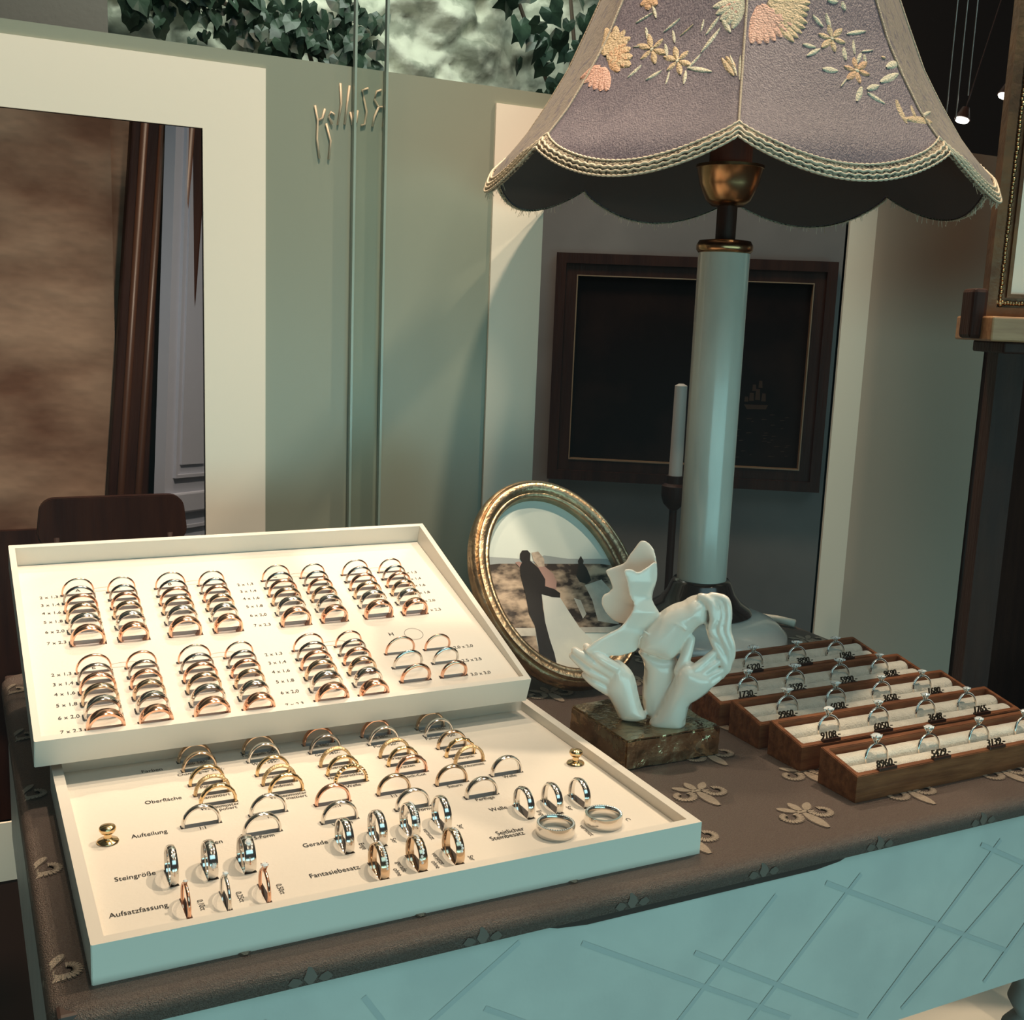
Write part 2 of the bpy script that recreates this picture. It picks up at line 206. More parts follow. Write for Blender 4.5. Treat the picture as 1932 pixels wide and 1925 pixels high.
EMB = [((-0.6303,0.5632),(-0.5417,0.5703),3,'c'),((-0.5559,0.5764),(-0.5066,0.5649),3,'c'),((-0.4335,0.5518),(-0.3565,0.5623),3.2,'c'),((-0.3828,0.5522),(-0.3493,0.5409),3,'c'),((-0.2219,0.5487),(-0.2189,0.5591),2.2,'c'),((-0.1924,0.5458),(-0.1389,0.5604),4,'c'),((-0.1231,0.559),(-0.0684,0.546),5,'c'),((-0.1236,0.5509),(-0.1983,0.5304),4,'c'),((-0.1969,0.5292),(-0.2473,0.5168),3,'c'),((-0.4369,0.51),(-0.3728,0.5174),4,'c'),((-0.2488,0.518),(-0.1293,0.5131),4.5,'c'),((-0.2448,0.5038),(-0.2523,0.5157),3.6,'c'),((-0.3292,0.5049),(-0.3313,0.5156),2,'c'),((-0.4022,0.5406),(-0.3678,0.5292),3.6,'c'),((-0.5866,0.5414),(-0.5296,0.5415),2,'c'),((-0.5539,0.5575),(-0.5222,0.5475),3,'c'),((-0.5394,0.514),(-0.4929,0.5241),4,'c'),((-0.0595,0.5265),(-0.021,0.5084),3,'c'),((-0.0135,0.526),(-0.0085,0.5048),2.6,'c'),((-0.3305,0.5466),(-0.2714,0.5557),2,'g'),((-0.0953,0.5244),(-0.0323,0.5085),5,'g'),((-0.0775,0.5255),(-0.0298,0.5155),5,'g'),((0.3577,0.5643),(0.4093,0.5553),4.5,'c'),((0.4385,0.5668),(0.4515,0.5548),4.5,'c'),((0.2824,0.5385),(0.3498,0.537),4,'c'),((0.2966,0.5288),(0.3708,0.536),4,'c'),((0.54,0.5513),(0.6621,0.556),4,'c'),((0.5029,0.5395),(0.4954,0.5282),4.5,'c'),((0.5704,0.5469),(0.5544,0.5342),3,'c'),((0.5967,0.5374),(0.6709,0.5402),2,'c'),((0.5511,0.5267),(0.5943,0.5362),3.4,'c'),((0.6091,0.5352),(0.6012,0.5277),3,'c'),((0.3624,0.5186),(0.439,0.5186),6,'c'),((0.4327,0.505),(0.4733,0.5124),1.6,'c'),((0.5583,0.5047),(0.6286,0.5097),5,'c'),((0.4893,0.4937),(0.5381,0.5068),5,'c'),((0.5543,0.5022),(0.622,0.4944),5,'c'),((0.7096,0.5261),(0.8016,0.5332),6,'c'),((0.6432,0.5125),(0.7654,0.5224),6,'c'),((0.8001,0.527),(0.7879,0.5168),3,'c'),((0.4581,0.5781),(0.523,0.578),5,'c'),((0.5527,0.5786),(0.5597,0.5713),5,'c'),((0.7781,0.4873),(0.9217,0.4955),3,'c'),((0.69,0.4987),(0.6803,0.479),6,'g'),((0.6792,0.4827),(0.8497,0.4846),7,'g'),((0.7532,0.4952),(0.7435,0.4853),4,'g'),((0.7062,0.5347),(0.7285,0.5351),3,'g'),((-0.4564,0.5367),(-0.3765,0.532),5.5,'g'),((-0.4609,0.5357),(-0.4192,0.5238),5.5,'g'),((-0.4732,0.5364),(-0.5099,0.5292),5.5,'g'),((-0.4794,0.5381),(-0.567,0.5431),5.5,'g'),((-0.4749,0.5391),(-0.5234,0.5513),5.5,'g'),((-0.4625,0.5384),(-0.4249,0.5457),5.5,'g'),((-0.477,0.5375),(-0.4587,0.5373),5,'c'),((-0.2977,0.5242),(-0.2319,0.5201),5.5,'g'),((-0.3024,0.5233),(-0.2706,0.5121),5.5,'g'),((-0.3117,0.5238),(-0.3459,0.5168),5.5,'g'),((-0.3164,0.5254),(-0.3862,0.5296),5.5,'g'),((-0.3107,0.5262),(-0.3451,0.5375),5.5,'g'),((-0.3013,0.5257),(-0.2651,0.5326),5.5,'g'),((-0.315,0.5249),(-0.298,0.5246),5,'c'),((0.4571,0.5458),(0.5185,0.5437),5.5,'g'),((0.4477,0.5446),(0.4481,0.5345),5.5,'g'),((0.4399,0.545),(0.3808,0.537),5.5,'g'),((0.4399,0.5463),(0.3773,0.5484),5.5,'g'),((0.4477,0.5474),(0.4452,0.5575),5.5,'g'),((0.4572,0.5472),(0.519,0.5552),5.5,'g'),((0.4391,0.546),(0.458,0.5462),5,'c'),((0.547,0.5201),(0.6009,0.5182),5.5,'o'),((0.5382,0.519),(0.5331,0.5094),5.5,'o'),((0.5318,0.5193),(0.4741,0.5116),5.5,'o'),((0.5323,0.5206),(0.4773,0.5225),5.5,'o'),((0.5393,0.5216),(0.5448,0.5313),5.5,'o'),((0.5476,0.5214),(0.6095,0.5292),5.5,'o'),((0.5294,0.5202),(0.55,0.5206),5,'c'),((0.0739,0.5696),(0.2415,0.5531),10,'p'),((0.0723,0.5693),(0.2122,0.5476),10,'p'),((0.0702,0.569),(0.1791,0.543),10,'p'),((0.0679,0.5688),(0.1438,0.5395),10,'p'),((0.0654,0.5687),(0.1074,0.5371),10,'p'),((0.0627,0.5686),(0.0706,0.536),10,'p'),((0.06,0.5686),(0.0343,0.5361),10,'p'),((0.1133,0.574),(0.3528,0.5799),11,'g'),((0.1134,0.5737),(0.3491,0.5745),11,'g'),((0.1128,0.5732),(0.3405,0.569),11,'g'),((0.1123,0.5729),(0.326,0.5636),11,'g'),((0.1115,0.5726),(0.3088,0.5586),11,'g'),((0.1105,0.5723),(0.2867,0.5537),11,'g'),((0.1092,0.5721),(0.2615,0.5493),11,'g'),((0.1959,0.5629),(0.3221,0.5574),8,'g'),((0.1891,0.5607),(0.3064,0.5527),8,'g'),((0.1815,0.5587),(0.2864,0.5481),8,'g'),((0.1724,0.5569),(0.2629,0.5438),8,'g'),((0.1621,0.5553),(0.2384,0.54),8,'g'),((-0.0201,0.5729),(-0.0597,0.5494),9,'c'),((-0.0217,0.573),(-0.0954,0.5527),9,'c'),((-0.0231,0.5733),(-0.1286,0.5573),9,'c'),((-0.0242,0.5735),(-0.1567,0.5628),9,'c'),((-0.025,0.5738),(-0.1785,0.5691),9,'c'),((-0.0279,0.572),(-0.0754,0.5565),5,'p'),((-0.0299,0.5723),(-0.1109,0.5613),5,'p'),((-0.0313,0.5726),(-0.1376,0.5675),5,'p'),((-0.7394,0.5372),(-0.8598,0.5625),11,'g'),((-0.7356,0.5371),(-0.7581,0.5581),11,'g'),((-0.7319,0.5368),(-0.6982,0.5536),11,'g'),((-0.7284,0.5364),(-0.6407,0.5471),11,'g'),((-0.7275,0.5361),(-0.5961,0.5397),11,'g'),((-0.7246,0.5356),(-0.5661,0.5319),11,'g'),((-0.7246,0.5353),(-0.5546,0.5245),11,'g'),((-0.7195,0.5386),(-0.6397,0.5454),9,'o'),((-0.7162,0.5381),(-0.6011,0.538),9,'o'),((-0.7159,0.5376),(-0.583,0.5306),9,'o'),((-0.7162,0.5372),(-0.5844,0.5243),9,'o'),((-0.7172,0.5369),(-0.607,0.5201),9,'o'),((-0.7135,0.5258),(-0.6168,0.5037),10,'p'),((-0.7178,0.5259),(-0.6513,0.5041),10,'p'),((-0.7221,0.5261),(-0.6925,0.5059),10,'p'),((-0.7264,0.5264),(-0.7359,0.5092),10,'p'),((-0.7305,0.5269),(-0.7785,0.5135),10,'p'),((-0.7344,0.5274),(-0.8732,0.5211),10,'p'),((-0.7202,0.5465),(-0.8835,0.5648),9,'g'),((-0.7202,0.5465),(-0.7673,0.5631),9,'g'),((-0.7202,0.5465),(-0.6892,0.5583),9,'g'),((-0.7202,0.5465),(-0.6281,0.55),9,'g'),((-0.5982,0.5821),(-0.5508,0.5853),8,'o'),((-0.5982,0.5821),(-0.5277,0.5765),8,'o'),((-0.5982,0.5821),(-0.5741,0.5732),8,'o'),((-0.5982,0.5821),(-0.6444,0.5788),8,'o')]
# ------------------------------------------------------------------ setting: floor, partition, walls
bm = bmesh.new(); box(bm, -2.5, 4.5, -.08, 3.2, -.62, -.60); struct(finish(bm, 'floor', M_floor))
YB = .60
def panel_with_hole(bm, x0, x1, z0, z1, hx0, hx1, hz0, hz1, y0, y1, mi):
    for a in ((x0, hx0, z0, z1), (hx1, x1, z0, z1), (hx0, hx1, z0, hz0), (hx0, hx1, hz1, z1)):
        if a[1] > a[0] and a[3] > a[2]: box(bm, a[0], a[1], y0, y1, a[2], a[3], mi)
bm = bmesh.new()
box(bm, -1.2, -.55, YB, YB+.004, -.6, .5535); panel_with_hole(bm, -.55, .322, -.6, .5535, -.42, .174, -.181, .480, YB, YB+.004, 0)
box(bm, .322, .40, YB, YB+.004, -.6, .5535)
panel_with_hole(bm, .40, 1.02, -.6, .5535, .538, .975, -.35, .480, YB, YB+.004, 0)
box(bm, 1.02, 1.241, YB, YB+.004, -.6, .5535, 1)
box(bm, -.55, .322, YB-.002, YB, -.6, -.2405, 2)  # dark brown sheet painting the shade by the table base onto the panel
struct(finish(bm, 'wall_back', [M_panel, M_beige, mat('panel_foot_shade', (.05, .024, .018), .6, spec=.2)]))
def trim(name, x0, x1, z0, z1, wl, wr, wt, wb):
    bm = bmesh.new()
    for a in ((x0-wl, x0, z0-wb, z1+wt), (x1, x1+wr, z0-wb, z1+wt), (x0, x1, z0-wb, z0), (x0, x1, z1, z1+wt)):
        box(bm, a[0], a[1], YB-.003, YB+.004, a[2], a[3])
    struct(finish(bm, name, M_white))
trim('trim_1', -.42, .174, -.181, .480, .06, .0595, .0605, .06)
trim('trim_2', .538, .975, -.35, .480, .061, .044, .057, .06)
# glass sheet standing in front of the joint of the partition
M_glass = bpy.data.materials.new('clear_glass'); M_glass.use_nodes = True; nt = M_glass.node_tree; nt.nodes.clear()
o_ = nt.nodes.new('ShaderNodeOutputMaterial'); mx = nt.nodes.new('ShaderNodeMixShader'); tr = nt.nodes.new('ShaderNodeBsdfTransparent'); gl = nt.nodes.new('ShaderNodeBsdfGlossy')
lf = nt.nodes.new('ShaderNodeLayerWeight'); lf.inputs[0].default_value = .5; pw = nt.nodes.new('ShaderNodeMath'); pw.operation = 'POWER'; pw.inputs[1].default_value = 4; nt.links.new(lf.outputs['Facing'], pw.inputs[0]); lw = nt.nodes.new('ShaderNodeMath'); lw.operation = 'MULTIPLY_ADD'; lw.inputs[1].default_value = .6; lw.inputs[2].default_value = .0012; nt.links.new(pw.outputs[0], lw.inputs[0]); tr.inputs[0].default_value = (.97, .985, .975, 1); gl.inputs['Roughness'].default_value = .25
nt.links.new(lw.outputs[0], mx.inputs[0]); nt.links.new(tr.outputs[0], mx.inputs[1]); nt.links.new(gl.outputs[0], mx.inputs[2]); nt.links.new(mx.outputs[0], o_.inputs[0])
M_gedge = mat('green_glass_edge', (.24, .31, .27), .25, spec=.8)
fin = thing('glass_sheet', 'upright clear glass sheet with greenish edges standing before the sage partition', 'glass sheet', (.337, .592, -.6))
bm = bmesh.new(); box(bm, -.0148, .0148, 0, .004, 0, 1.6); finish(bm, 'pane', M_glass, fin)
for sx in (-.0160, .0165): bm = bmesh.new(); box(bm, sx-.0012, sx+.0012, -.001, .005, 0, 1.6); finish(bm, 'polished_edge', M_gedge, fin)
# reflection of a handwritten sign, modelled as reversed strokes on the sage panel
def Wt(x, y): # stroke units
    return (.282+(x/2.005-600)/130*.072, .5985, .535-(y/2.005-150)/160*.072)
bm = bmesh.new()
for st in ([(1472, 300), (1468, 380), (1458, 455)], [(1450, 300), (1432, 310), (1424, 345), (1440, 375), (1455, 372)], [(1440, 375), (1425, 420), (1418, 460)], [(1400, 300), (1378, 312), (1385, 350), (1395, 400), (1390, 455), (1375, 462)],
           [(1362, 400), (1358, 450), (1342, 462), (1334, 410)], [(1330, 300), (1322, 380), (1314, 465)], [(1296, 295), (1300, 380), (1288, 470)], [(1276, 430), (1262, 420), (1254, 440), (1268, 470)], [(1240, 410), (1232, 450), (1218, 460)],
           [(1204, 400), (1214, 460), (1212, 540), (1222, 620)], [(1245, 470), (1262, 540), (1256, 620)]):
    tube(bm, [Wt(*p) for p in st], .0011, 6)
tag(finish(bm, 'reflected_lettering', mat('reflected_script', (.62, .46, .32), .5), None, True), 'pale reversed handwriting on the sage panel left of the lamp', 'lettering')  # the handwriting is a sign's reflection, not writing on the panel
# shop window pane
bm = bmesh.new(); box(bm, -1.6, 2.6, -.112, -.108, -.65, 1.9)
struct(finish(bm, 'window_1', M_glass))
# room behind opening one
bm = bmesh.new(); box(bm, -.9, .30, 1.335, 1.35, -.6, .66); box(bm, -.9, .18, 1.30, 1.335, -.6, .66); struct(finish(bm, 'wall_left', M_plaster))
bm = bmesh.new(); box(bm, -.9, .18, 1.288, 1.30, -.6, -.03); struct(finish(bm, 'plaster_foot_shade', M_dark))  # dark sheet added for the shade where the low plaster fades
LEAN = R(4.7)
pil = thing('door_surround', 'tall dark brown moulded wooden surround between plaster wall and grey door', 'door frame', (.155, 1.27, -.2), (0, 0, 0)); pil.rotation_euler = (0, LEAN, 0)
bm = bmesh.new(); box(bm, -.012, .098, 0, .03, -.4, .80, bev=.003); finish(bm, 'jamb_board', M_dark, pil)
for k, xx in enumerate((.006, .032, .072)):
    bm = bmesh.new(); tube(bm, [(xx, -.001, -.38), (xx, -.001, .81)], .006, 8); finish(bm, 'moulding', mat('brown_moulding_%d' % k, (.075, .030, .016), .4), pil, True)
bm = bmesh.new(); box(bm, 0, .5, 0, .03, -.25, .88)
dr = thing('panelled_door', 'ajar blue grey panelled door seen through the left opening', 'door', (.222, 1.195, -.2)); dr.rotation_euler = (0, LEAN, R(48)); bm.free()
bm = bmesh.new(); box(bm, 0, .16, 0, .018, -.39, .84)
finish(bm, 'door_leaf', M_door, dr)
for z0, z1 in ((-.30, .18), (.255, .80)):
    bm = bmesh.new()
    for a in ((.022, .027, z0, z1), (.12, .125, z0, z1), (.027, .12, z0, z0+.005), (.027, .12, z1-.005, z1)): box(bm, a[0], a[1], -.005, .001, a[2], a[3])
    box(bm, .04, .107, -.003, .001, z0+.02, z1-.02); finish(bm, 'raised_panel', M_door, dr)
bm = bmesh.new(); box(bm, .0, .16, -.008, .001, .200, .232, bev=.003); finish(bm, 'middle_rail', M_door, dr)
bm = bmesh.new(); box(bm, .33, .52, 1.36, 1.38, -.6, .66); struct(finish(bm, 'trim_3', M_dark))
ch = thing('wooden_chair', 'dark wooden chair with a rounded top rail behind the partition at left', 'chair', (.145, 1.08, -.6))
bm = bmesh.new(); pr = []
for i in range(13):
    t = i/12; pr.append((-.095+.19*t, -.012*sin(pi*t)))
rp = []
for (cx, cz, a0) in ((.0775, .605, -pi/2), (.0745, .633, 0), (-.0745, .633, pi/2), (-.0775, .605, pi)):
    for k in range(7): a = a0+pi/2*k/6; rp.append((cx+.020*cos(a), cz+.020*sin(a)))
bm.free(); bm = bmesh.new(); prism(bm, rp, .016, M=T(0, .008, 0) @ RX(pi/2)); bmesh.ops.bevel(bm, geom=bm.edges[:], offset=.0015, segments=2, affect='EDGES'); finish(bm, 'top_rail', M_dark, ch)
for sx in (-1, 1):
    bm = bmesh.new(); tube(bm, [(sx*.076, 0, 0), (sx*.072, .01, .28), (sx*.074, 0, .60)], [.008, .010, .009], 10); finish(bm, 'back_leg', M_dark, ch, True)
    bm = bmesh.new(); tube(bm, [(sx*.08, -.2, 0), (sx*.08, -.2, .27)], .009, 10); finish(bm, 'front_leg', M_dark, ch, True)
bm = bmesh.new(); box(bm, -.09, .09, -.21, .01, .27, .29, bev=.005); finish(bm, 'seat', M_dark, ch)
bm = bmesh.new(); box(bm, -.016, .016, -.002, .006, .28, .60); finish(bm, 'splat', M_dark, ch)
# room behind opening two
yaw = -.5563; P0 = Vector((1.0489, 1.5, 0)); MW = T(*P0) @ RZ(yaw)
bm = bmesh.new(); box(bm, -.95, .80, .035, .05, -.6, .645, M=MW); struct(finish(bm, 'wall_right', M_plaster2))
pt = thing('ship_painting', 'large dark seascape painting with a tiny sailing ship in a dark wooden frame', 'painting', (P0.x, P0.y, -.0118), (0, 0, yaw))
Wp, Hp, fwid = .5502, .4553, .042
def frame_bars(bm, W, H, f, y0, y1, off=0):
    for a in ((off, off+f, off, H-off), (W-off-f, W-off, off, H-off), (off+f, W-off-f, off, off+f), (off+f, W-off-f, H-off-f, H-off)): box(bm, a[0], a[1], y0, y1, a[2], a[3])
bm = bmesh.new(); frame_bars(bm, Wp, Hp, .02, -.012, .03); frame_bars(bm, Wp, Hp, .022, -.004, .03, .02); fr = finish(bm, 'frame', M_dark, pt)
bm = bmesh.new(); frame_bars(bm, Wp, Hp, .0022, -.006, .02, .042); finish(bm, 'gilt_slip', mat('slip', (.30, .20, .12), .4), fr)
bm = bmesh.new(); box(bm, .044, Wp-.044, .012, .02, .044, Hp-.044); cv = finish(bm, 'canvas', mat('dark_sea_canvas', (.008, .003, .003), .7, spec=.15, bump=.1, bscale=200, col2=(.026, .011, .008), cscale=7, detail=8, ramp=(.45, .8)), pt)
bm = bmesh.new(); M_ship = mat('ship_paint', (.06, .035, .025), .8, spec=.1)
def PX(x, z): return (x, .0115, z)
sx, sz = .405, .165
for (x, z, ww, hh) in ((0, .012, .010, .016), (.012, .014, .010, .022), (.024, .012, .009, .016), (.004, .032, .008, .013), (.016, .039, .008, .014), (-.010, .010, .008, .010)):
    vs = [bm.verts.new(PX(sx+x-ww/2*k, sz+z+q)) for k, q in ((1, 0), (-1, 0), (-.7, hh), (.8, hh))]; bm.faces.new(vs[::-1] if False else vs)
vs = [bm.verts.new(PX(sx+a, sz+b)) for a, b in ((-.014, .004), (.034, .005), (.030, -.004), (-.008, -.005))]; bm.faces.new(vs)
for k in range(40):
    x = random.uniform(.34, .50); z = random.uniform(.06, .15); l = random.uniform(.004, .014)
    vs = [bm.verts.new(PX(x+a, z+b)) for a, b in ((0, 0), (l, .0012), (l*.6, .002), (.001, .0016))]; bm.faces.new(vs)
finish(bm, 'painted_ship', M_ship, cv)
# candle and stand
M_wax = mat('white_wax', (.62, .58, .55), .5)
cs = thing('candle_stand', 'slim dark iron floor candle stand behind the lamp column', 'candle stand', (.947, .90, -.6))
bm = bmesh.new(); lathe(bm, [(.006, .01), (.006, .63), (.016, .64), (.020, .652), (.020, .668), (.014, .672), (.014, .684), (.0, .684)], 24); finish(bm, 'pole', M_dark, cs, True, 40)
bm = bmesh.new(); lathe(bm, [(0, 0), (.08, 0), (.08, .008), (.02, .02), (0, .02)], 32); finish(bm, 'foot', M_dark, cs, True, 40)
bm = bmesh.new(); lathe(bm, [(0, 0), (.0105, 0), (.0095, .138), (.004, .141), (0, .141)], 24); o = finish(bm, 'taper_candle', M_wax, None, True, 40); o.location = (.947, .90, .084); tag(o, 'tall white taper candle upright on the dark stand behind the lamp', 'candle')
# back: stone wall with ivy above the partition
bm = bmesh.new(); nx, nz = 260, 110
g = {}
for i in range(nx+1):
    for k in range(nz+1):
        x = .318+2.5*i/nx; z = .3+1.2*k/nz; p = Vector((x*5.0, 3.1, z*6.0))
        c = noise.voronoi(p)[0]; h = min(1, (c[1]-c[0])*2.2)
        g[i, k] = bm.verts.new((x, 2.66-.05*h-.025*noise.fractal(p*3, 1, 2, 4), z))
for i in range(nx):
    for k in range(nz): bm.faces.new((g[i, k], g[i+1, k], g[i+1, k+1], g[i, k+1]))
M_stone = mat('pale_lime_stone', (.34, .36, .29), .9, bump=3, bscale=22, col2=(.66, .67, .56), cscale=12, detail=10, ramp=(.40, .52))
struct(finish(bm, 'wall_courtyard', M_stone, None, True))
bm = bmesh.new(); box(bm, -.9, .318, 2.40, 2.46, -.6, 1.6); struct(finish(bm, 'wall_pier', mat('grey_render', (.20, .185, .165), .9, bump=.4, bscale=60)))
M_ivy = mat('ivy_leaf', (.020, .040, .028), .35, col2=(.045, .085, .055), cscale=30)
M_stem = mat('ivy_stem', (.10, .07, .05), .8)
def ivy(label, spots, leafsize, count, strands):
    bm = bmesh.new()
    shape = [(0, -.12), (.26, -.36), (.50, -.20), (.50, .12), (.44, .40), (.22, .58), (0, .95), (-.22, .58), (-.44, .40), (-.50, .12), (-.50, -.20), (-.26, -.36)]
    for k in range(count):
        s = random.choice(spots); x = random.gauss(s[0], s[2]); z = random.gauss(s[1], s[3]); y = 2.55-random.random()*.10
        sz = leafsize*random.uniform(.6, 1.25); Mx = T(x, y, z) @ RZ(random.uniform(-.8, .8)) @ RX(random.uniform(-.5, .7)) @ RY(pi+random.uniform(-.9, .9))
        vs = [bm.verts.new(Mx @ Vector((a*sz, -.12*sz*abs(a)*2, b*sz))) for a, b in shape]; c = bm.verts.new(Mx @ Vector((0, -.10*sz, .1*sz)))
        for i in range(12): bm.faces.new((c, vs[i], vs[(i+1) % 12]))
    for st in strands: tube(bm, [(a, 2.57, b) for a, b in st], .006, 6, 1)
    tag(finish(bm, 'ivy', [M_ivy, M_stem]), label, 'ivy', 'ivy on the courtyard wall')
ivy('dense dark ivy mass on the stone wall left of the glass edges', [(.66, 1.04, .09, .055), (.82, 1.01, .08, .04), (.95, 1.02, .055, .06), (.43, 1.07, .05, .04), (.50, 1.10, .05, .03)], .042, 330, [[(.5, 1.12), (.7, 1.05), (.95, 1.0)], [(.8, 1.15), (.84, 1.02), (.86, .95)]])
ivy('ivy vine hanging beside the lampshade on the stone wall', [(1.62, 1.17, .05, .06), (1.70, 1.10, .05, .06), (1.58, .97, .04, .022), (1.42, 1.22, .02, .05), (1.50, 1.10, .03, .03), (1.75, 1.0, .05, .05)], .06, 90, [[(1.42, 1.3), (1.5, 1.14), (1.58, .98)], [(1.62, 1.35), (1.66, 1.1), (1.62, .95)]])
# dark room at right
bm = bmesh.new(); box(bm, 2.05, 4.5, 2.2, 2.25, -.6, 2.2); struct(finish(bm, 'wall_far', M_darkwall))
bm = bmesh.new(); box(bm, -2.5, 4.5, -.08, 3.2, 2.2, 2.22); struct(finish(bm, 'ceiling', mat('cream_ceiling', (.62, .52, .42), .8)))
pilr = thing('fluted_pilaster', 'dark fluted wooden pilaster at the right beyond the partition', 'pilaster', (1.70, .95, -.6))
bm = bmesh.new(); box(bm, -.10, .30, 0, .06, 0, .95); finish(bm, 'shaft', M_dark, pilr)
for k in range(7): bm = bmesh.new(); tube(bm, [(-.09+.02*k, -.002, .02), (-.09+.02*k, -.002, .94)], .006, 8); finish(bm, 'reed', M_dark, pilr, True)
bm = bmesh.new(); box(bm, 1.67, 2.2, .70, .74, -.6, -.30, bev=.002); tag(finish(bm, 'grey_board', mat('grey_board', (.06, .055, .055), .5)), 'dark grey upright board at the foot of the fluted pilaster', 'board')
for k, (x, z) in enumerate(((1.57, .716), (1.476, .667))):
    t = thing('ceiling_spotlight', ('small lit spotlight beside the gilt frame, upper of two', 'small lit spotlight touching the lampshade edge, lower of two')[k], 'spotlight', (x, .9, z), (0, .3, 0), 'spotlights in the dark room')
    bm = bmesh.new(); lathe(bm, [(0, 0), (.013, 0), (.006, .02), (0, .02)], 20); finish(bm, 'housing', M_dark, t, True, 40)
    bm = bmesh.new(); lathe(bm, [(0, -.004), (.010, -.0035), (.0115, -.0005), (0, -.0005)], 20); finish(bm, 'lit_lens', mat('lit_lens%d' % k, (1, .93, .85), .3, emit=6), t, True)
    bm = bmesh.new(); tube(bm, [(0, 0, .02), (0, 0, 2.2-z-.01)], .001, 6); finish(bm, 'cable', M_dark, t)
for k, (x, z0) in enumerate(((1.418, .62), (1.440, .66), (1.462, .70))):
    bm = bmesh.new(); tube(bm, [(x, .88, z0), (x, .88, 2.19)], .0011, 6)
    tag(finish(bm, 'hanging_wire', mat('wire%d' % k, (.30, .25, .22), .3, 1)), ('leftmost', 'middle', 'rightmost')[k]+' of three thin steel wires hanging right of the lampshade', 'wire', 'hanging steel wires')
# gilt frame on its shelf
SX, SY = .957, .36; gy = -.50
gf = thing('gilt_frame', 'ornate gilt picture frame with cream field standing on the wooden shelf', 'picture frame', (SX, SY, .3375), (0, 0, gy))
W2, H2 = .34, .50
bm = bmesh.new(); frame_bars(bm, W2, H2, .010, -.006, .012); frame_bars(bm, W2, H2, .011, .0, .012, .010); frame_bars(bm, W2, H2, .004, -.004, .012, .0205); frg = finish(bm, 'moulding', mat('worn_gilt', (.10, .042, .016), .4, .35, bump=.6, bscale=80, col2=(.19, .09, .035), cscale=30), gf)
bm = bmesh.new()
for k in range(110):
    z = .004+.0045*k; h = noise.noise(Vector((k*1.7, 0, 0)))
    for (px, pz) in (((.0148+.0016*h, z),) + (((z*.66, .0148+.0016*h),) if z*.66 < W2 else ())):
        bmesh.ops.create_icosphere(bm, subdivisions=1, radius=.0024+.0008*h, matrix=T(px, -.0015, pz) @ Matrix.Diagonal((1, .7, 1.2, 1)))
finish(bm, 'carved_ornament', mat('ornament_gilt', (.45, .30, .15), .3, 1), frg, True)
bm = bmesh.new(); box(bm, .0245, W2-.0245, .004, .010, .0245, H2-.0245); finish(bm, 'field', mat('cream_field', (.80, .72, .60), .5), gf)
sh = thing('wall_shelf', 'carved wooden shelf under the gilt frame at right edge', 'shelf', (.930, .335, .3375), (0, 0, gy))
bm = bmesh.new(); box(bm, -.005, .40, -.035, .07, -.026, -.0005, bev=.002); finish(bm, 'top_board', mat('honey_wood', (.34, .17, .08), .4, col2=(.46, .26, .13), cscale=20, stretch=(1, 8, 8)), sh)
bm = bmesh.new(); box(bm, .012, .40, -.028, .06, -.038, -.026, bev=.002); finish(bm, 'lower_moulding', M_dark, sh)
bm = bmesh.new(); box(bm, -.016, .0, -.006, .03, -.024, .028, bev=.004); finish(bm, 'end_block', M_dark, sh)
bm = bmesh.new(); box(bm, .03, .06, .03, .06, -.94, -.02); finish(bm, 'support_post', M_dark, sh)

# ------------------------------------------------------------------ table and cloth
TX0, TX1, TY0, TY1 = -.020, .764, -.021, .50
tb = thing('display_table', 'pale painted table with a deep apron and turned legs under the damask cloth', 'table', (.37, .24, -.6))
def tl(x, y, z): return (x-.37, y-.24, z+.6)
def tbox(bm, x0, x1, y0, y1, z0, z1, bev=0): box(bm, x0-.37, x1-.37, y0-.24, y1-.24, z0+.6, z1+.6, bev=bev)
bm = bmesh.new(); tbox(bm, TX0+.003, TX1-.003, TY0+.0035, TY1-.003, -.010, -.0015, bev=.002)
pts = [(.223, -.0105), (.243, -.0165), (.262, -.0185), (.43, -.0185), (.449, -.0165), (.466, -.0105)]
pts = [(a-.37, b+.6) for a, b in pts]
prism(bm, pts, .012, M=T(0, TY0+.0165-.24, 0) @ RX(pi/2))
finish(bm, 'table_top', mat('dark_table_edge', (.05, .026, .02), .5), tb)
bm = bmesh.new(); tbox(bm, TX0+.004, TX1-.006, TY0+.006, TY0+.016, -.1485, -.0095); ap = finish(bm, 'apron', M_apron, tb)
# herringbone lines of the reflected paving, painted onto the apron
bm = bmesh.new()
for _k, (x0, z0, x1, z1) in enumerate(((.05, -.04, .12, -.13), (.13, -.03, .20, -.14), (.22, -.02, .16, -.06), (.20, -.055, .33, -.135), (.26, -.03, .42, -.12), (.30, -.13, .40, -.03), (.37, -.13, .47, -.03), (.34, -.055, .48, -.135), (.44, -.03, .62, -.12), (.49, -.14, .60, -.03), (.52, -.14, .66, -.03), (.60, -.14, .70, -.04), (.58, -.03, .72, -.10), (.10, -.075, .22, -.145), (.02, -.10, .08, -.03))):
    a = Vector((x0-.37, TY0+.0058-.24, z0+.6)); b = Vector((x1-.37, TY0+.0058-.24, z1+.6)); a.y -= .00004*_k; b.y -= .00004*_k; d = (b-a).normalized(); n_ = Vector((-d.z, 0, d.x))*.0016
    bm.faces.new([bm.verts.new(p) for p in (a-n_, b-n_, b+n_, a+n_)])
finish(bm, 'paving_reflection', mat('paving_reflection', (.49, .51, .49), .5), ap)
bm = bmesh.new(); tbox(bm, TX0+.004, TX0+.014, TY0+.016, TY1-.006, -.1485, -.0095); finish(bm, 'side_apron', M_apron, tb)
bm = bmesh.new(); tbox(bm, TX1-.016, TX1-.006, TY0+.016, TY1-.006, -.1485, -.0095); finish(bm, 'side_apron', M_apron, tb)
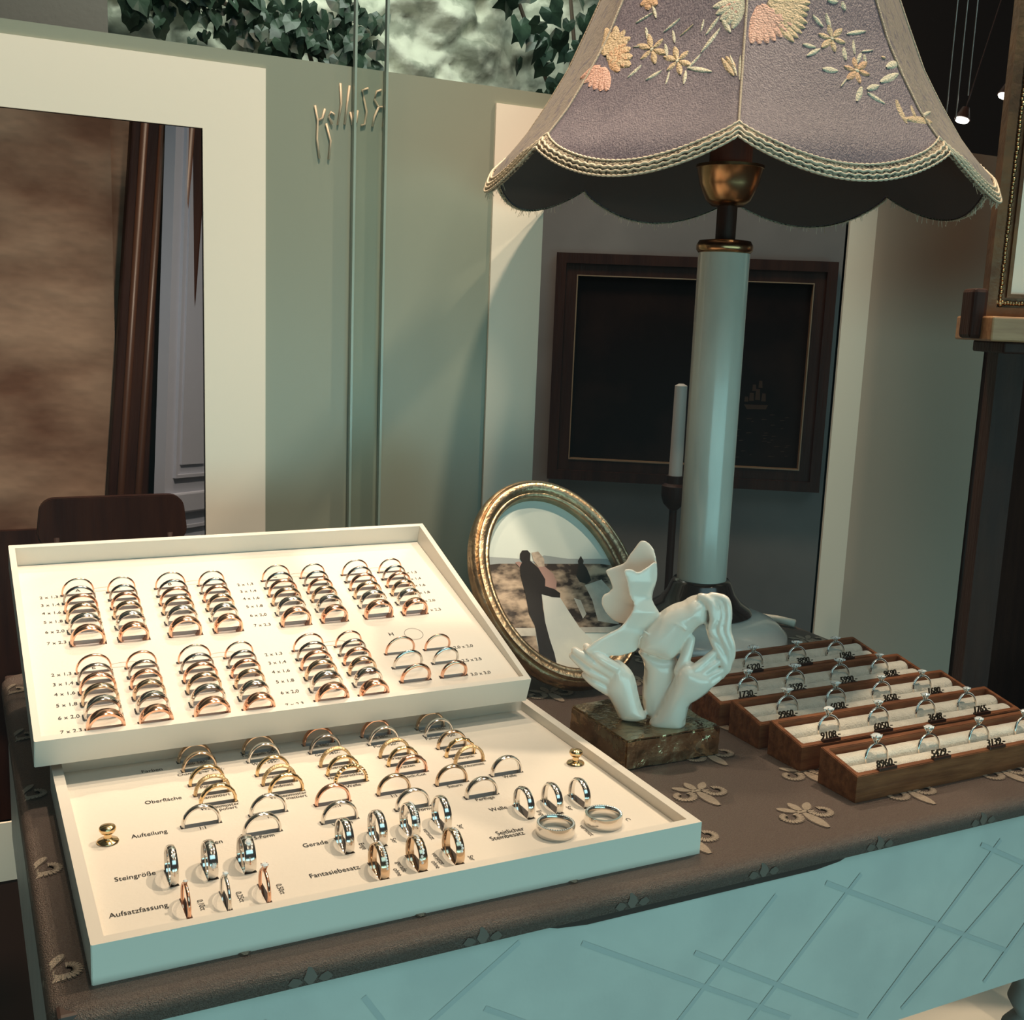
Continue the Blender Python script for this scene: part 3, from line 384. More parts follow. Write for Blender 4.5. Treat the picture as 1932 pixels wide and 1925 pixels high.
for x, y in ((.006, .006), (.705, .012), (.006, .47), (.735, .47)):
    bm = bmesh.new(); lathe(bm, [(0, 0), (.012, 0), (.016, .02), (.010, .04), (.012, .12), (.018, .26), (.022, .34), (.024, .365), (.015, .378), (.022, .39), (.018, .405), (.026, .425), (.027, .44), (.0, .45)], 32, M=T(x+.012-.37, y+.012-.24, 0)); finish(bm, 'leg', M_apron, tb, True, 50)
# cloth: top sheet with rounded edges and short skirt, motifs woven in
bm = bmesh.new()
prof = [(0, 0, 0), (.004, 0, -.0004), (.0075, 0, -.002), (.0095, 0, -.0045), (.010, 0, -.008), (.0102, 0, -.0115)]
def edgepts(x0, x1, y0, y1, rad, seg=6):
    L = []
    for (cx, cy, a0) in ((x0+rad, y0+rad, pi), (x1-rad, y0+rad, 1.5*pi), (x1-rad, y1-rad, 0), (x0+rad, y1-rad, .5*pi)):
        for k in range(seg+1):
            a = a0+.5*pi*k/seg; L.append((cx+rad*cos(a), cy+rad*sin(a)))
    return L
rings = []
for off, _, z in prof:
    o_ = .010-off
    e = edgepts(TX0+o_, TX1-o_, TY0+o_, TY1-o_, .018-o_*.6)
    rings.append([bm.verts.new((x, y, z)) for x, y in e])
bm.faces.new(rings[0])
n = len(rings[0])
for a, b in zip(rings, rings[1:]):
    for i in range(n): bm.faces.new((a[i], b[i], b[(i+1) % n], a[(i+1) % n]))
inner = [bm.verts.new((v.co.x*.9995+.0002, v.co.y*.999, -.0118)) for v in rings[-1]]
for i in range(n): bm.faces.new((rings[-1][i], inner[i], inner[(i+1) % n], rings[-1][(i+1) % n]))
def fold(p):
    x, y, z = p
    # wraps a flat point over the cloth's rounded border
    for ax in (0, 1):
        lo = (TX0, TY0)[ax]+.010; v = (x, y)[ax]
        if v < lo:
            d = lo-v; a = min(d/.009, pi/2); nv = lo-.0101*sin(a); nz = -.009*(1-cos(a))-max(0, d-.0141)
            if nz < -.0112: return None
            q = (nv, y, z+nz) if ax == 0 else (x, nv, z+nz)
            return q if not (ax == 0 and y < TY0+.01) else None
    return p
def fleur(bm, cx, cy, s=1.0, rot=0):
    def shp(pts, mi, h):
        L = []
        for a, b in pts:
            X = cx+s*(a*cos(rot)-b*sin(rot)); Y = cy+s*(a*sin(rot)+b*cos(rot)); q = fold((X, Y, h))
            if q is None: return
            L.append(bm.verts.new(q))
        try: f = bm.faces.new(L); f.material_index = mi
        except ValueError: pass
    def strip(c0, w0, mi, h):  # curve with half widths
        for i in range(len(c0)-1):
            (x0, y0), (x1, y1) = c0[i], c0[i+1]; dx, dy = x1-x0, y1-y0; l = math.hypot(dx, dy) or 1; nx_, ny_ = -dy/l, dx/l
            shp([(x0-nx_*w0[i], y0-ny_*w0[i]), (x1-nx_*w0[i+1], y1-ny_*w0[i+1]), (x1+nx_*w0[i+1], y1+ny_*w0[i+1]), (x0+nx_*w0[i], y0+ny_*w0[i])], mi, h)
    def petal(x0, y0, x1, y1, w):
        N = 8; c = [(x0+(x1-x0)*i/N, y0+(y1-y0)*i/N) for i in range(N+1)]
        strip(c, [w*1.0*sin(pi*(.06+.90*i/N))**.7+.0008 for i in range(N+1)], 2, .0004); strip(c, [max(.0001, w*sin(pi*(.06+.90*i/N))**.7) for i in range(N+1)], 1, .0007)
    petal(0, -.001, .001, -.024, .0042)
    for sgn in (-1, 1):
        c = []; w_ = []
        for i in range(19):
            t = i/18; a = -.5+t*5.2; rr = .0078-.0035*t
            c.append((sgn*(.0135-rr*cos(a)*1.0), -.003-rr*sin(a)*.95)); w_.append(.0027-.0006*t)
        strip(c, [q+.0007 for q in w_], 2, .0004); strip(c, w_, 1, .0007)
        petal(sgn*.004, .002, sgn*.0135, .011, .0030)
    petal(0, .002, 0, .015, .0032); petal(-.006, .0012, .006, .0012, .0016)
k = 0
for j in range(-1, 10):
    for i in range(-1, 10):
        X = .402+.0945*(i-4)+(.0472 if j % 2 == 0 else 0); Y = .075+.054*(j-1)
        if TX0-.004 < X < TX1-.02 and TY0+.034 < Y < TY1-.02: fleur(bm, X, Y, 1.0, .0)
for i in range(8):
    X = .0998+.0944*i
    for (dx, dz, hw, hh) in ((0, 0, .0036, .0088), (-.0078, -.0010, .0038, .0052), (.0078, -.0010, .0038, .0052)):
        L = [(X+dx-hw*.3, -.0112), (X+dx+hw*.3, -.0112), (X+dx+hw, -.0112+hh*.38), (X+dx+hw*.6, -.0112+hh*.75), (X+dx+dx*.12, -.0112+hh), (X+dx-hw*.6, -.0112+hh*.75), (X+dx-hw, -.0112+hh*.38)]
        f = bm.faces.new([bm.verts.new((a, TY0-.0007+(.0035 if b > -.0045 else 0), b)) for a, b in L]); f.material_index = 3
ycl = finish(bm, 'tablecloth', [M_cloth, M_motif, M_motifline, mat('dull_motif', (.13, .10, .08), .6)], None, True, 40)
tag(ycl, 'brown damask tablecloth woven with pale fleur-de-lis motifs', 'tablecloth')
# boxes left of / beyond the table

bm = bmesh.new(); box(bm, .86, 1.10, .10, .32, -.599, -.44, bev=.003); tag(finish(bm, 'cream_box', M_white), 'cream box on the floor by the table leg at lower right', 'box')
# ------------------------------------------------------------------ ring trays
TW, TD, TH, FL = .350, .2362, .0208, .0135    # width, depth, height, floor height
def make_tray(M, name, label, slots, texts, lines=None, ys=1.5, wl=.0065, zin=.0028, pt=.0105, IM=None):
    IM = IM or T(0, 0, FL)
    t = thing(name, label, 'tray', M.to_translation(), M.to_euler())
    bm = bmesh.new()
    outer = [(0, 0), (TW, 0), (TW, TD), (0, TD)]; inn = [(wl, wl), (TW-wl, wl), (TW-wl, TD-wl), (wl, TD-wl)]
    def ring(pts, z): return [bm.verts.new((x, y, z)) for x, y in pts]
    a = ring(outer, 0); b = ring(outer, TH); c = ring(inn, TH); d = ring(inn, zin)
    bm.faces.new(a[::-1]); bm.faces.new(d)
    for p, q in ((a, b), (b, c), (c, d)):
        for i in range(4): bm.faces.new((p[i], p[(i+1) % 4], q[(i+1) % 4], q[i]))
    es = [e for e in bm.edges if e.verts[0].co.z == e.verts[1].co.z == TH or (abs(e.verts[0].co.x-e.verts[1].co.x) < 1e-6 and abs(e.verts[0].co.y-e.verts[1].co.y) < 1e-6 and e.verts[0].co.x in (0, TW))]
    bmesh.ops.bevel(bm, geom=es, offset=.0005, segments=2, affect='EDGES')
    finish(bm, 'tray_body', M_tray, t)
    # card insert with real slots
    bm = bmesh.new(); box(bm, wl+.0002, TW-wl-.0002, wl+.0002, TD-wl-.0002, -pt, 0)
    plate = finish(bm, 'card_insert', [M_insert, M_slot])
    bm = bmesh.new()
    for (x, y, sx, sy) in slots: box(bm, x-sx/2, x+sx/2, y-sy/2, y+sy/2, -pt+.0004, .002, 1)
    cut = finish(bm, 'cut', [M_insert, M_slot])
    md = plate.modifiers.new('b', 'BOOLEAN'); md.operation = 'DIFFERENCE'; md.object = cut; md.solver = 'EXACT'
    bpy.context.view_layer.update()
    me = bpy.data.meshes.new_from_object(plate.evaluated_get(bpy.context.evaluated_depsgraph_get())); plate.modifiers.clear(); plate.data = me
    bpy.data.objects.remove(cut); plate.parent = t; plate.matrix_local = IM
    for s, x, y, size, rot in texts:
        bm = bmesh.new(); add_text(bm, s, size, IM @ T(x, y, .0003) @ RZ(rot) @ Matrix.Diagonal((1.1, ys if rot == 0 else 1.1, 1, 1))); finish(bm, 'printed_label', M_ink, t)
    if lines:
        for L in lines:
            bm = bmesh.new()
            for (p, q) in zip(L, L[1:]):
                dx, dy = q[0]-p[0], q[1]-p[1]; l = math.hypot(dx, dy); nx_, ny_ = -dy/l*.00012, dx/l*.00012
                bm.faces.new([bm.verts.new(IM @ Vector((u, v, .0003))) for u, v in ((p[0]-nx_, p[1]-ny_), (q[0]-nx_, q[1]-ny_), (q[0]+nx_, q[1]+ny_), (p[0]+nx_, p[1]+ny_))])
            finish(bm, 'printed_outline', M_ink, t)
    return t
_rm = {}
def ring_mesh(kind, metal, Ro, wd, th, dome, style=None):
    k = (metal, Ro, wd, th, dome, style)
    if k in _rm: return _rm[k]
    bm = bmesh.new(); h = wd/2; Ri = Ro-th; prof = []
    N = 6
    for i in range(N+1):
        y = -h+wd*i/N; e = (abs(y)/h)**2; prof.append((Ro-dome*e, y))
    prof[0] = (Ro-dome-.0002, -h); prof[-1] = (Ro-dome-.0002, h)
    prof += [(Ri+.0003, h), (Ri, h-.0004), (Ri, -h+.0004), (Ri+.0003, -h)]
    lathe(bm, prof, 72, closed=True)
    bmesh.ops.rotate(bm, verts=bm.verts, matrix=Matrix.Rotation(pi/2, 3, 'X'))
    if style in ('twist', 'facet', 'hammer', 'wave'):
        for v in bm.verts:
            a = math.atan2(v.co.z, v.co.x); r = math.hypot(v.co.x, v.co.z)
            if r > Ri+.0006:
                y = v.co.y
                d = {'twist': .00035*sin(a*36+y*900), 'facet': .0003*abs(sin(a*9+y*200)), 'hammer': .0004*noise.noise(Vector((a*6, y*500, 0))), 'wave': .0003*sin(a*14+y*700)}[style]
                v.co.x *= (r+d)/r; v.co.z *= (r+d)/r
    me = bpy.data.meshes.new('ring'); bmesh.ops.recalc_face_normals(bm, faces=bm.faces); bm.to_mesh(me); bm.free(); me.materials.append(M_metal[metal])
    me.polygons.foreach_set('use_smooth', [True]*len(me.polygons)); me.set_sharp_from_angle(angle=R(38)); _rm[k] = me
    return me
def brilliant(bm, M, r, h=None):
    h = h or r*1.1; vs0 = len(bm.verts); n = 8
    top = [bm.verts.new((.55*r*cos(2*pi*i/n+.39), .55*r*sin(2*pi*i/n+.39), .32*r)) for i in range(n)]
    gir = [bm.verts.new((r*cos(pi*i/n), r*sin(pi*i/n), 0)) for i in range(2*n)]
    cu = bm.verts.new((0, 0, -.75*r)); bm.faces.new(top)
    for i in range(n):
        a = top[i]; b = top[(i+1) % n]
        bm.faces.new((a, gir[2*i], gir[2*i+1])); bm.faces.new((a, gir[2*i+1], b)); bm.faces.new((b, gir[2*i+1], gir[(2*i+2) % (2*n)]))
    for i in range(2*n): bm.faces.new((gir[i], cu, gir[(i+1) % (2*n)]))
    vs = list(bm.verts)[vs0:] if False else top+gir+[cu]
    bmesh.ops.transform(bm, matrix=M, verts=vs)
def put(me, name, M, label, cat, group=None):
    o = bpy.data.objects.new(name, me); COL.objects.link(o); o.matrix_world = M; return tag(o, label, cat, group)
def mx_thing(name, M, label, cat, group=None):
    o = thing(name, label, cat, (0, 0, 0), (0, 0, 0), group); o.matrix_world = M; return o

# --- rear tray ------------------------------------------------------
FM = T(-.0107, .2116, .0271) @ RZ(.0082) @ RX(.3434)
AL = .0530; IFM = T(0, 0, .0166) @ RX(-AL)
def fp(x, y):   # seat position on the sloping insert
    k = 1
    for _ in range(4):
        yy = -.584+(y+.584)*k; k = 1+((TH-.0166+yy*AL)-.0075)/.5076
    return (-.043+(x+.043)*k, -.584+(y+.584)*k)
cols = {'A': (.0443, .0758), 'B': (.1125, .1443), 'C': (.1966, .2277), 'D': (.2646, .2960), 'E': (.0441, .0758), 'F': (.1125, .1445), 'G': (.1967, .2283), 'H': (.2650, .2962)}
specs = [('rose', .0070, .0022, 'wide rose gold'), ('white', .0060, .0020, 'white gold'), ('champagne', .0050, .0019, 'champagne gold'), ('rose', .0042, .0017, 'rose gold'), ('grey', .0032, .0015, 'slim white gold'), ('rose', .0022, .0013, 'very slim rose gold')]
order = ['in the front row', 'second row from the front', 'third row from the front', 'third row from the back', 'second row from the back', 'in the back row']
slots = []; far_rings = []
for L, cx in cols.items():
    for side in (0, 1):
        Ro = .0122 if side == 0 else .0110
        if L == 'H':
            rows = [(.0238, 'rose', .0030, 'thick rose gold', 'front of three'), (.0410, 'white', .0026, 'white gold', 'middle of three'), (.0587, 'rose', .0021, 'slim rose gold', 'rearmost of three')]
            for (y, mt, wd, nm, od) in rows:
                far_rings.append((cx[side], y, mt, Ro, wd, wd*.8, wd*.38, f'{nm} band, {od} in the {("left","right")[side]} column beside the letter H'))
                slots.append((cx[side], y, 2*Ro+.0012, wd+.0010))
        else:
            y0, y1 = (.0120, .0745) if L in 'EFG' else (.1090, .1717)
            for k, (mt, wd, th, nm) in enumerate(specs):
                f = (0, .235, .45, .645, .825, 1)[k]; y = y0+(y1-y0)*f
                dome = (.0002, .0005, .0004, .0003)['ABCDEFG'.index(L) % 4] if L in 'EFG' else .0007
                far_rings.append((cx[side], y, mt, Ro-.0003*(k > 3), wd, th, dome, f'{nm} band, {order[k]}, {("left","right")[side]} column of letter {L}, rear tray'))
                slots.append((cx[side], y, 2*Ro+.0010, wd+.0008))
texts = []; lines = []
sizes = ['7 x 2,3', '6 x 2,0', '5 x 1,8', '4 x 1,6', '3 x 1,4', '2 x 1,3']
for x, yy in ((.0238, (.1125, .171)), (.171, (.1115, .169)), (.3135, (.1110, .1685)), (.0233, (.0150, .0755)), (.1702, (.0140, .0737))):
    for k, s in enumerate(sizes):
        f = (0, .235, .45, .645, .825, 1)[k]; texts.append((s, x, yy[0]+(yy[1]-yy[0])*f-.002, .0044, 0))
for s, y in (('2,0 x 2,0', .058), ('2,5 x 2,5', .0404), ('3,0 x 3,0', .0228)): texts.append((s, .3185, y-.0018, .0044, 0))
for L in 'ABCDEFG': texts.append((L, cols[L][0]+.0005, (.0775 if L in 'EFG' else .1752), .0052, 0))
texts.append(('H', .2666, .0812, .0055, 0))
for L in 'ABCDEFG':
    x0, x1 = cols[L][0]+.012, cols[L][1]-.001; y = .0790 if L in 'EFG' else .1765
    lines.append([(x0, y+.0015), (x0+.006, y+.0026), (x1-.004, y+.0026), (x1, y+.0012), (x1+.0005, y-.002)]); lines.append([(x0, y-.0022), (x1-.001, y-.0026)])
lines.append([(.2847+.0075*cos(2*pi*i/32), .0806+.0075*sin(2*pi*i/32)) for i in range(33)])
slots = [(*fp(a, b), c_, e_) for a, b, c_, e_ in slots]; texts = [(s, *fp(a, b), z_, r_) for s, a, b, z_, r_ in texts]; lines = [[fp(*p) for p in L] for L in lines]
make_tray(FM, 'ring_tray', 'white lacquered ring tray tilted up at the back, rows lettered A to H', slots, texts, lines, 1.15, .0045, .0003, .0036, IFM)
for (x, y, mt, Ro, wd, th, dome, lab) in far_rings:
    put(ring_mesh('b', mt, Ro, wd, th, dome), 'wedding_ring', FM @ IFM @ T(*fp(x, y), .0028), lab, 'ring', 'size sample bands in the rear tray')
bm = bmesh.new(); Mi = FM
wv = [Mi @ Vector(p) for p in ((.02, .02, -.0005), (.33, .02, -.0005), (.33, .215, -.0005), (.02, .215, -.0005))]
tv = [bm.verts.new(p) for p in wv]; bv = [bm.verts.new((p.x, p.y, .0002)) for p in wv]
bm.faces.new(tv); bm.faces.new(bv[::-1])
for i in range(4): bm.faces.new((bv[i], bv[(i+1) % 4], tv[(i+1) % 4], tv[i]))
tag(finish(bm, 'tray_riser', M_tray), 'white wedge riser holding up the rear ring tray', 'riser')

# --- front tray -----------------------------------------------------
NM = Matrix.Identity(4)
nr = [
 (.0900, .2203, 'champagne', .0036, None, 'Gelb 585/-', 'rearmost band of the leftmost column, above the words Gelb 585'),
 (.1335, .2205, 'champagne', .0036, None, 'Tiefengelb 585/-', 'rearmost yellow band of the second column, above Tiefengelb 585'),
 (.1763, .2200, 'red', .0036, None, 'Rot 585/-', 'rearmost red gold band of the middle column, above Rot 585'),
 (.2195, .2203, 'rose', .0036, None, 'Rose 585/-', 'rearmost rose gold band of the fourth column, above Rose 585'),
 (.2625, .2205, 'champagne', .0036, None, 'Sunrise 585/-', 'rearmost band of the right column, above Sunrise 585'),
 (.0900, .2043, 'champagne', .0036, None, 'Champagner 585/-', 'pale champagne band above the words Champagner 585'),
 (.1333, .2043, 'white', .0036, None, 'Weiß 585/-', 'white gold band directly behind the small word Weiß'),
 (.1765, .2043, 'grey', .0036, None, 'Grau 585/-', 'grey gold band above the words Grau 585'),
 (.2197, .2045, 'white', .0036, None, 'Platin 950/-', 'silvery platinum band above the words Platin 950'),
 (.2628, .2050, 'white', .0036, None, 'Palladium 950/-', 'silvery palladium band above the words Palladium 950'),
 (.0900, .1800, 'yellow', .0034, None, 'Poliert', 'polished yellow gold band above the word Poliert'),
 (.1332, .1800, 'yellow', .0034, None, 'Längsmatt', 'yellow gold band above the word Längsmatt'),
 (.1762, .1795, 'matt', .0034, None, 'Quermatt', 'matt yellow gold band third in the middle column'),
 (.2190, .1800, 'matt', .0034, None, 'Schrägmatt', 'matt yellow band above the word Schrägmatt, fourth column'),
 (.2625, .1800, 'champagne', .0034, None, 'Strichmatt', 'pale gold band third from the back in the right column'),
 (.0902, .1637, 'matt', .0034, 'hammer', 'Diamantiert', 'sparkling cut pink gold band above the word Diamantiert'),
 (.1332, .1640, 'matt', .0034, None, 'Sandmatt', 'sand matt yellow gold band above the word Sandmatt'),
 (.1763, .1637, 'yellow', .0034, 'hammer', 'Hammerschlag', 'hammered gold band above the word Hammerschlag'),
 (.2192, .1640, 'yellow', .0034, 'hammer', 'Kratzen', 'scratched gold band fourth from the back in the fourth column'),
 (.2622, .1643, 'yellow', .0034, 'wave', 'Holzoptik', 'wood grain gold band above the word Holzoptik'),
 (.0904, .1480, 'yellow', .0036, 'facet', 'Wabenmuster|poliert', 'faceted polished gold band above the words Wabenmuster poliert'),
 (.1335, .1485, 'yellow', .0036, 'facet', 'Wabenmuster|mattiert', 'faceted yellow gold band above the words Wabenmuster mattiert'),
 (.1764, .1475, 'yellow', .0034, 'twist', 'Welle', 'rope twisted gold band in the middle column'),
 (.2191, .1478, 'rose', .0034, 'hammer', 'Rock-Cut', 'rough cut rose gold band above the word ending in Cut'),
 (.2626, .1498, 'matt', .0034, None, 'Kreuzmatt', 'cross matt gold band above the word Kreuzmatt'),
 (.0750, .1225, 'white', .0036, None, '1:1', 'white gold band above the ratio 1:1 at left'),
 (.1154, .1227, 'white', .0034, None, '1:2', 'white gold band behind the small figure 2'),
 (.1562, .1224, 'rose', .0036, None, '1:1:1', 'two tone rose gold band behind the V-Form ring'),
 (.1972, .1229, 'champagne', .0036, None, '1:1 g.', 'brownish gold band directly behind the Eckige Form ring'),
 (.2377, .1230, 'champagne', .0036, None, 'Saturn', 'yellowish gold band above the word Saturn'),
 (.2784, .1238, 'white', .0040, None, 'Welle', 'silvery band above the word Welle, nearest the right knob'),
 (.1055, .0984, 'white', .0036, None, 'S-Form', 'white gold band with short grooves, behind the large single stone ring'),
 (.1527, .0975, 'white', .0036, None, 'V-Form', 'white gold band notched on top, above the words V-Form'),
 (.2003, .0978, 'white', .0036, None, 'Eckige Form', 'squared white gold band above the words Eckige Form'),
 (.2479, .0980, 'white', .0040, None, 'Perlfuge', 'silvery beaded band above the word Perlfuge')]
side = [  # x, y, half chord, metal, width, style, label
 (.0478, .0643, .0095, 'white', .0042, 'bezel1', 'slim silver band with a tiny stone, first of the Steingröße row'),
 (.0680, .0642, .0100, 'white', .0052, 'bezel2', 'medium silver band with a small stone, middle of the Steingröße row'),
 (.0881, .0640, .0104, 'white', .0062, 'bezel3', 'broad silver band with one large set stone under the word Form'),
 (.1452, .0654, .0106, 'white', .0050, None, 'plain silver band, first of the Gerade row'),
 (.1655, .0658, .0100, 'white', .0050, 'three', 'silver band with a stepped stone setting, second of the Gerade row'),
 (.1865, .0677, .0098, 'white', .0052, 'row', 'silver band with a long row of stones, third of the Gerade row'),
 (.2074, .0688, .0094, 'white', .0046, None, 'silver band at the right end of the Gerade row'),
 (.1533, .0296, .0107, 'champagne', .0050, 'row', 'rose toned band with stones, leftmost of the Fantasiebesatz row'),
 (.1759, .0299, .0107, 'champagne', .0050, 'zig', 'gold band with zigzag stones, middle of the Fantasiebesatz row'),
 (.1982, .0296, .0104, 'champagne', .0050, 'zig2', 'gold band with scattered stones, rightmost of the Fantasiebesatz row'),
 (.2625, .0666, .0107, 'white', .0044, 'groove', 'silver band with a dark wavy groove beside the word Welle'),
 (.2826, .0665, .0109, 'white', .0044, 'groove', 'silver wave band in the middle of the three above the lying rings'),
 (.3029, .0670, .0110, 'white', .0044, 'groove', 'silver wave band rightmost of three above the lying rings')]
soli = [(.0491, .0300, 'rose', .0013, 'rose gold solitaire with the smallest diamond, by 0,10ct'), (.0693, .0297, 'white', .0016, 'silver solitaire with a medium diamond, by 0,25ct'), (.0897, .0296, 'rose', .0022, 'gold solitaire with the largest diamond, by 0,50ct')]
slots = [(x, y, .0242, w*1.15+.0010) for (x, y, mt, w, st, cap, lab) in nr]+[(x, y, w+.0008, 2*hc+.0012) for (x, y, hc, mt, w, st, lab) in side]+[(x, y, .0030, .0218) for (x, y, *_) in soli]
texts = []
for (x, y, mt, w, st, cap, lab) in nr:
    parts = cap.split('|')
    for q, s in enumerate(parts): texts.append((s, x+(.004 if len(parts) > 1 and q else 0), y-.0072-.0044*q, .0037, 0))
for s, x, y in (('Farben', .0608, .2105), ('Oberfläche', .0600, .1618), ('Aufteilung', .0449, .1185), ('Fugen', .0762, .0940), ('Steingröße', .0303, .0710), ('Aufsatzfassung', .0268, .0345), ('Gerade', .1302, .0710), ('Fantasiebesatz', .1306, .0355), ('Welle', .2494, .0738), ('Seitlicher', .2425, .0433), ('Steinbesatz', .2382, .0383)): texts.append((s, x, y, .0045, 0))
for s, x, y in (('0,10ct', .0556, .0300), ('0,25ct', .0757, .0305), ('0,50ct', .0972, .0305), ('Enge', .1533, .0600), ('5er', .1725, .0600), ('versetzt', .1945, .0600), ('3er', .2160, .0620), ('ohne', .1612, .0240), ('gerade', .1655, .0290), ('ohne', .1840, .0240), ('versetzt', .1880, .0300), ('5er', .2058, .0235), ('Enge', .2700, .0600), ('5er', .2905, .0600), ('versetzt', .2850, .0290), ('C.', .3165, .0320)): texts.append((s, x, y, .0040, -pi/2))
FT = make_tray(NM, 'ring_tray', 'white lacquered ring tray lying flat at the front, printed Farben, Oberfläche and Steingröße', slots, texts)
for (x, y, mt, wd, st, cap, lab) in nr:
    o = put(ring_mesh('n', mt, .0116, wd*1.15, .0019, .0006, st), 'wedding_ring', T(x, y, FL+.0012), lab, 'ring', 'style sample bands in the front tray')
    if cap in ('1:1', '1:2', 'S-Form', '1:1:1', 'V-Form', 'Eckige Form'):
        bm = bmesh.new()
        for a in ((-.28, .06) if cap != '1:1' else (0,)):
            tube(bm, [(.01152*sin(a), -.0017, .01152*cos(a)-.0005), (.01165*sin(a+.04), 0, .01165*cos(a+.04)), (.01152*sin(a), .0017, .01152*cos(a)-.0005)], .00018, 6)
        finish(bm, 'groove_line', M_metal['grey'], o)
def stones(bm, spots, Ro):
    for (a, y, r) in spots: brilliant(bm, RY(0) @ Matrix.Rotation(a, 4, 'Y') @ T(0, y, Ro), r)
for (x, y, hc, mt, wd, st, lab) in side:
    Ro = .0116; cz = sqrt(Ro*Ro-hc*hc); M = T(x, y, FL+cz) @ RZ(-pi/2)
    o = put(ring_mesh('s', mt, Ro, wd, .0017, .0005), 'stone_ring' if st and st != 'groove' else 'wedding_ring', M, lab, 'ring', 'side facing rings in the front tray')
    sp = []
    # local +X faces the viewer's side; angle from +Z towards +X
    if st == 'bezel1': sp = [(.62, 0, .0009)]
    if st == 'bezel2': sp = [(1.35, 0, .0011), (.35, 0, .0009)]
    if st == 'bezel3': sp = [(.45, 0, .0017)]
    if st == 'three': sp = [(.0+.14*k, -.0007, .0008) for k in range(4)]
    if st == 'row': sp = [(-.3+.13*k, .0009, .0007) for k in range(14)]
    if st == 'zig': sp = [(-.2+.15*k, -.0006+.0009*sin(k*1.1), .0008) for k in range(12)]
    if st == 'zig2': sp = [(-.1+.14*k, .0010*sin(k*.9), .0008) for k in range(11)]
    if sp:
        for (a, yy, r) in sp[:14]:
            bm = bmesh.new(); stones(bm, [(a, yy, r)], Ro+.0001); finish(bm, 'diamond', M_diam, o)
        if st.startswith('bezel'):
            bm = bmesh.new()
            for (a, yy, r) in sp: tube(bm, [Matrix.Rotation(a, 4, 'Y') @ Vector((r*1.15*cos(t), r*1.15*sin(t)+yy, Ro)) for t in [2*pi*i/16 for i in range(16)]], .00022, 6, closed=True)
            finish(bm, 'bezel', M_metal['white'], o, True)
    if st == 'groove':
        bm = bmesh.new(); tube(bm, [(Ro*sin(a)*1.0, .0008*sin(a*3), Ro*cos(a)) for a in [(-1.3+2.6*i/24) for i in range(25)]], .00016, 5); finish(bm, 'groove_line', mat('dark_groove', (.03, .02, .02), .5) if 'G' not in globals() else G, o); 
def solitaire(M, mt, sr, label, group, pave=False, Ro=.0108, halo=False, square=False, cat='ring'):
    o = put(ring_mesh('sol', mt, Ro, .0018, .0014, .0004), 'solitaire_ring', M, label, cat, group)
    bm = bmesh.new(); zt = Ro+sr*1.25
    for k in range(4 if not square else 4):
        a = pi/4+k*pi/2; tube(bm, [(.0004*cos(a), .0004*sin(a), Ro-.0006), (sr*.75*cos(a), sr*.75*sin(a), zt-sr*.3), (sr*1.0*cos(a), sr*1.0*sin(a), zt+sr*.18)], [sr*.17, sr*.13, sr*.13], 6)
    tube(bm, [(sr*.5*cos(t), sr*.5*sin(t), zt-sr*.62) for t in [2*pi*i/12 for i in range(12)]], sr*.10, 5, closed=True)
    finish(bm, 'prong_setting', M_metal[mt], o, True)
    bm = bmesh.new()
    if square:
        Ms = T(0, 0, zt); s = sr*.95
        a = [bm.verts.new((x*s*.6, y*s*.6, zt+.3*s)) for x, y in ((-1, -1), (1, -1), (1, 1), (-1, 1))]; g_ = [bm.verts.new((x*s, y*s, zt)) for x, y in ((-1, -1), (1, -1), (1, 1), (-1, 1))]; b = [bm.verts.new((x*s*.35, y*s*.35, zt-.6*s)) for x, y in ((-1, -1), (1, -1), (1, 1), (-1, 1))]
        bm.faces.new(a)
        for i in range(4): bm.faces.new((g_[i], g_[(i+1) % 4], a[(i+1) % 4], a[i])); bm.faces.new((b[i], b[(i+1) % 4], g_[(i+1) % 4], g_[i]))
    else: brilliant(bm, T(0, 0, zt), sr)
    finish(bm, 'diamond', M_diam, o)
    if halo:
        bm = bmesh.new()
        for k in range(14): t = 2*pi*k/14; bmesh.ops.create_icosphere(bm, subdivisions=1, radius=sr*.22, matrix=T(sr*1.28*cos(t), sr*1.28*sin(t), zt-.1*sr))
        finish(bm, 'halo', M_diam, o)
    if pave:
        for s in (-1, 1):
            bm = bmesh.new()
            for k in range(8):
                a = s*(.22+.13*k); bmesh.ops.create_icosphere(bm, subdivisions=1, radius=.00062, matrix=T(Ro*sin(a), 0, Ro*cos(a)))
            finish(bm, 'pave_stones', M_diam, o)
    return o
for (x, y, mt, sr, lab) in soli: solitaire(T(x, y, FL+.0028) @ RZ(-pi/2), mt, sr, lab, 'solitaires in the Aufsatzfassung row')
for (x, y, lab, nm) in ((.2669, .0330, 'thick silver ring lying flat, rim set with stones, left of the two lying rings', 0), (.3007, .0335, 'thick silver ring lying flat at the right, nearest the tray corner', 1)):
    o = put(ring_mesh('l', 'grey' if False else 'white', .0118, .0070, .0021, .0001), 'stone_ring', T(x, y, FL+.0036) @ RX(pi/2), lab, 'ring', 'rings lying flat in the front tray')
    bm = bmesh.new()
    for k in range(46 if nm == 0 else 22):
        t = 2*pi*k/46-2.6+(0 if nm == 0 else .3); bmesh.ops.create_icosphere(bm, subdivisions=1, radius=.00058, matrix=T(.0107*cos(t), .0035, .0107*sin(t)) @ Matrix.Scale(.5, 4, (0, 1, 0)))
    finish(bm, 'rim_stones', M_diam, o)
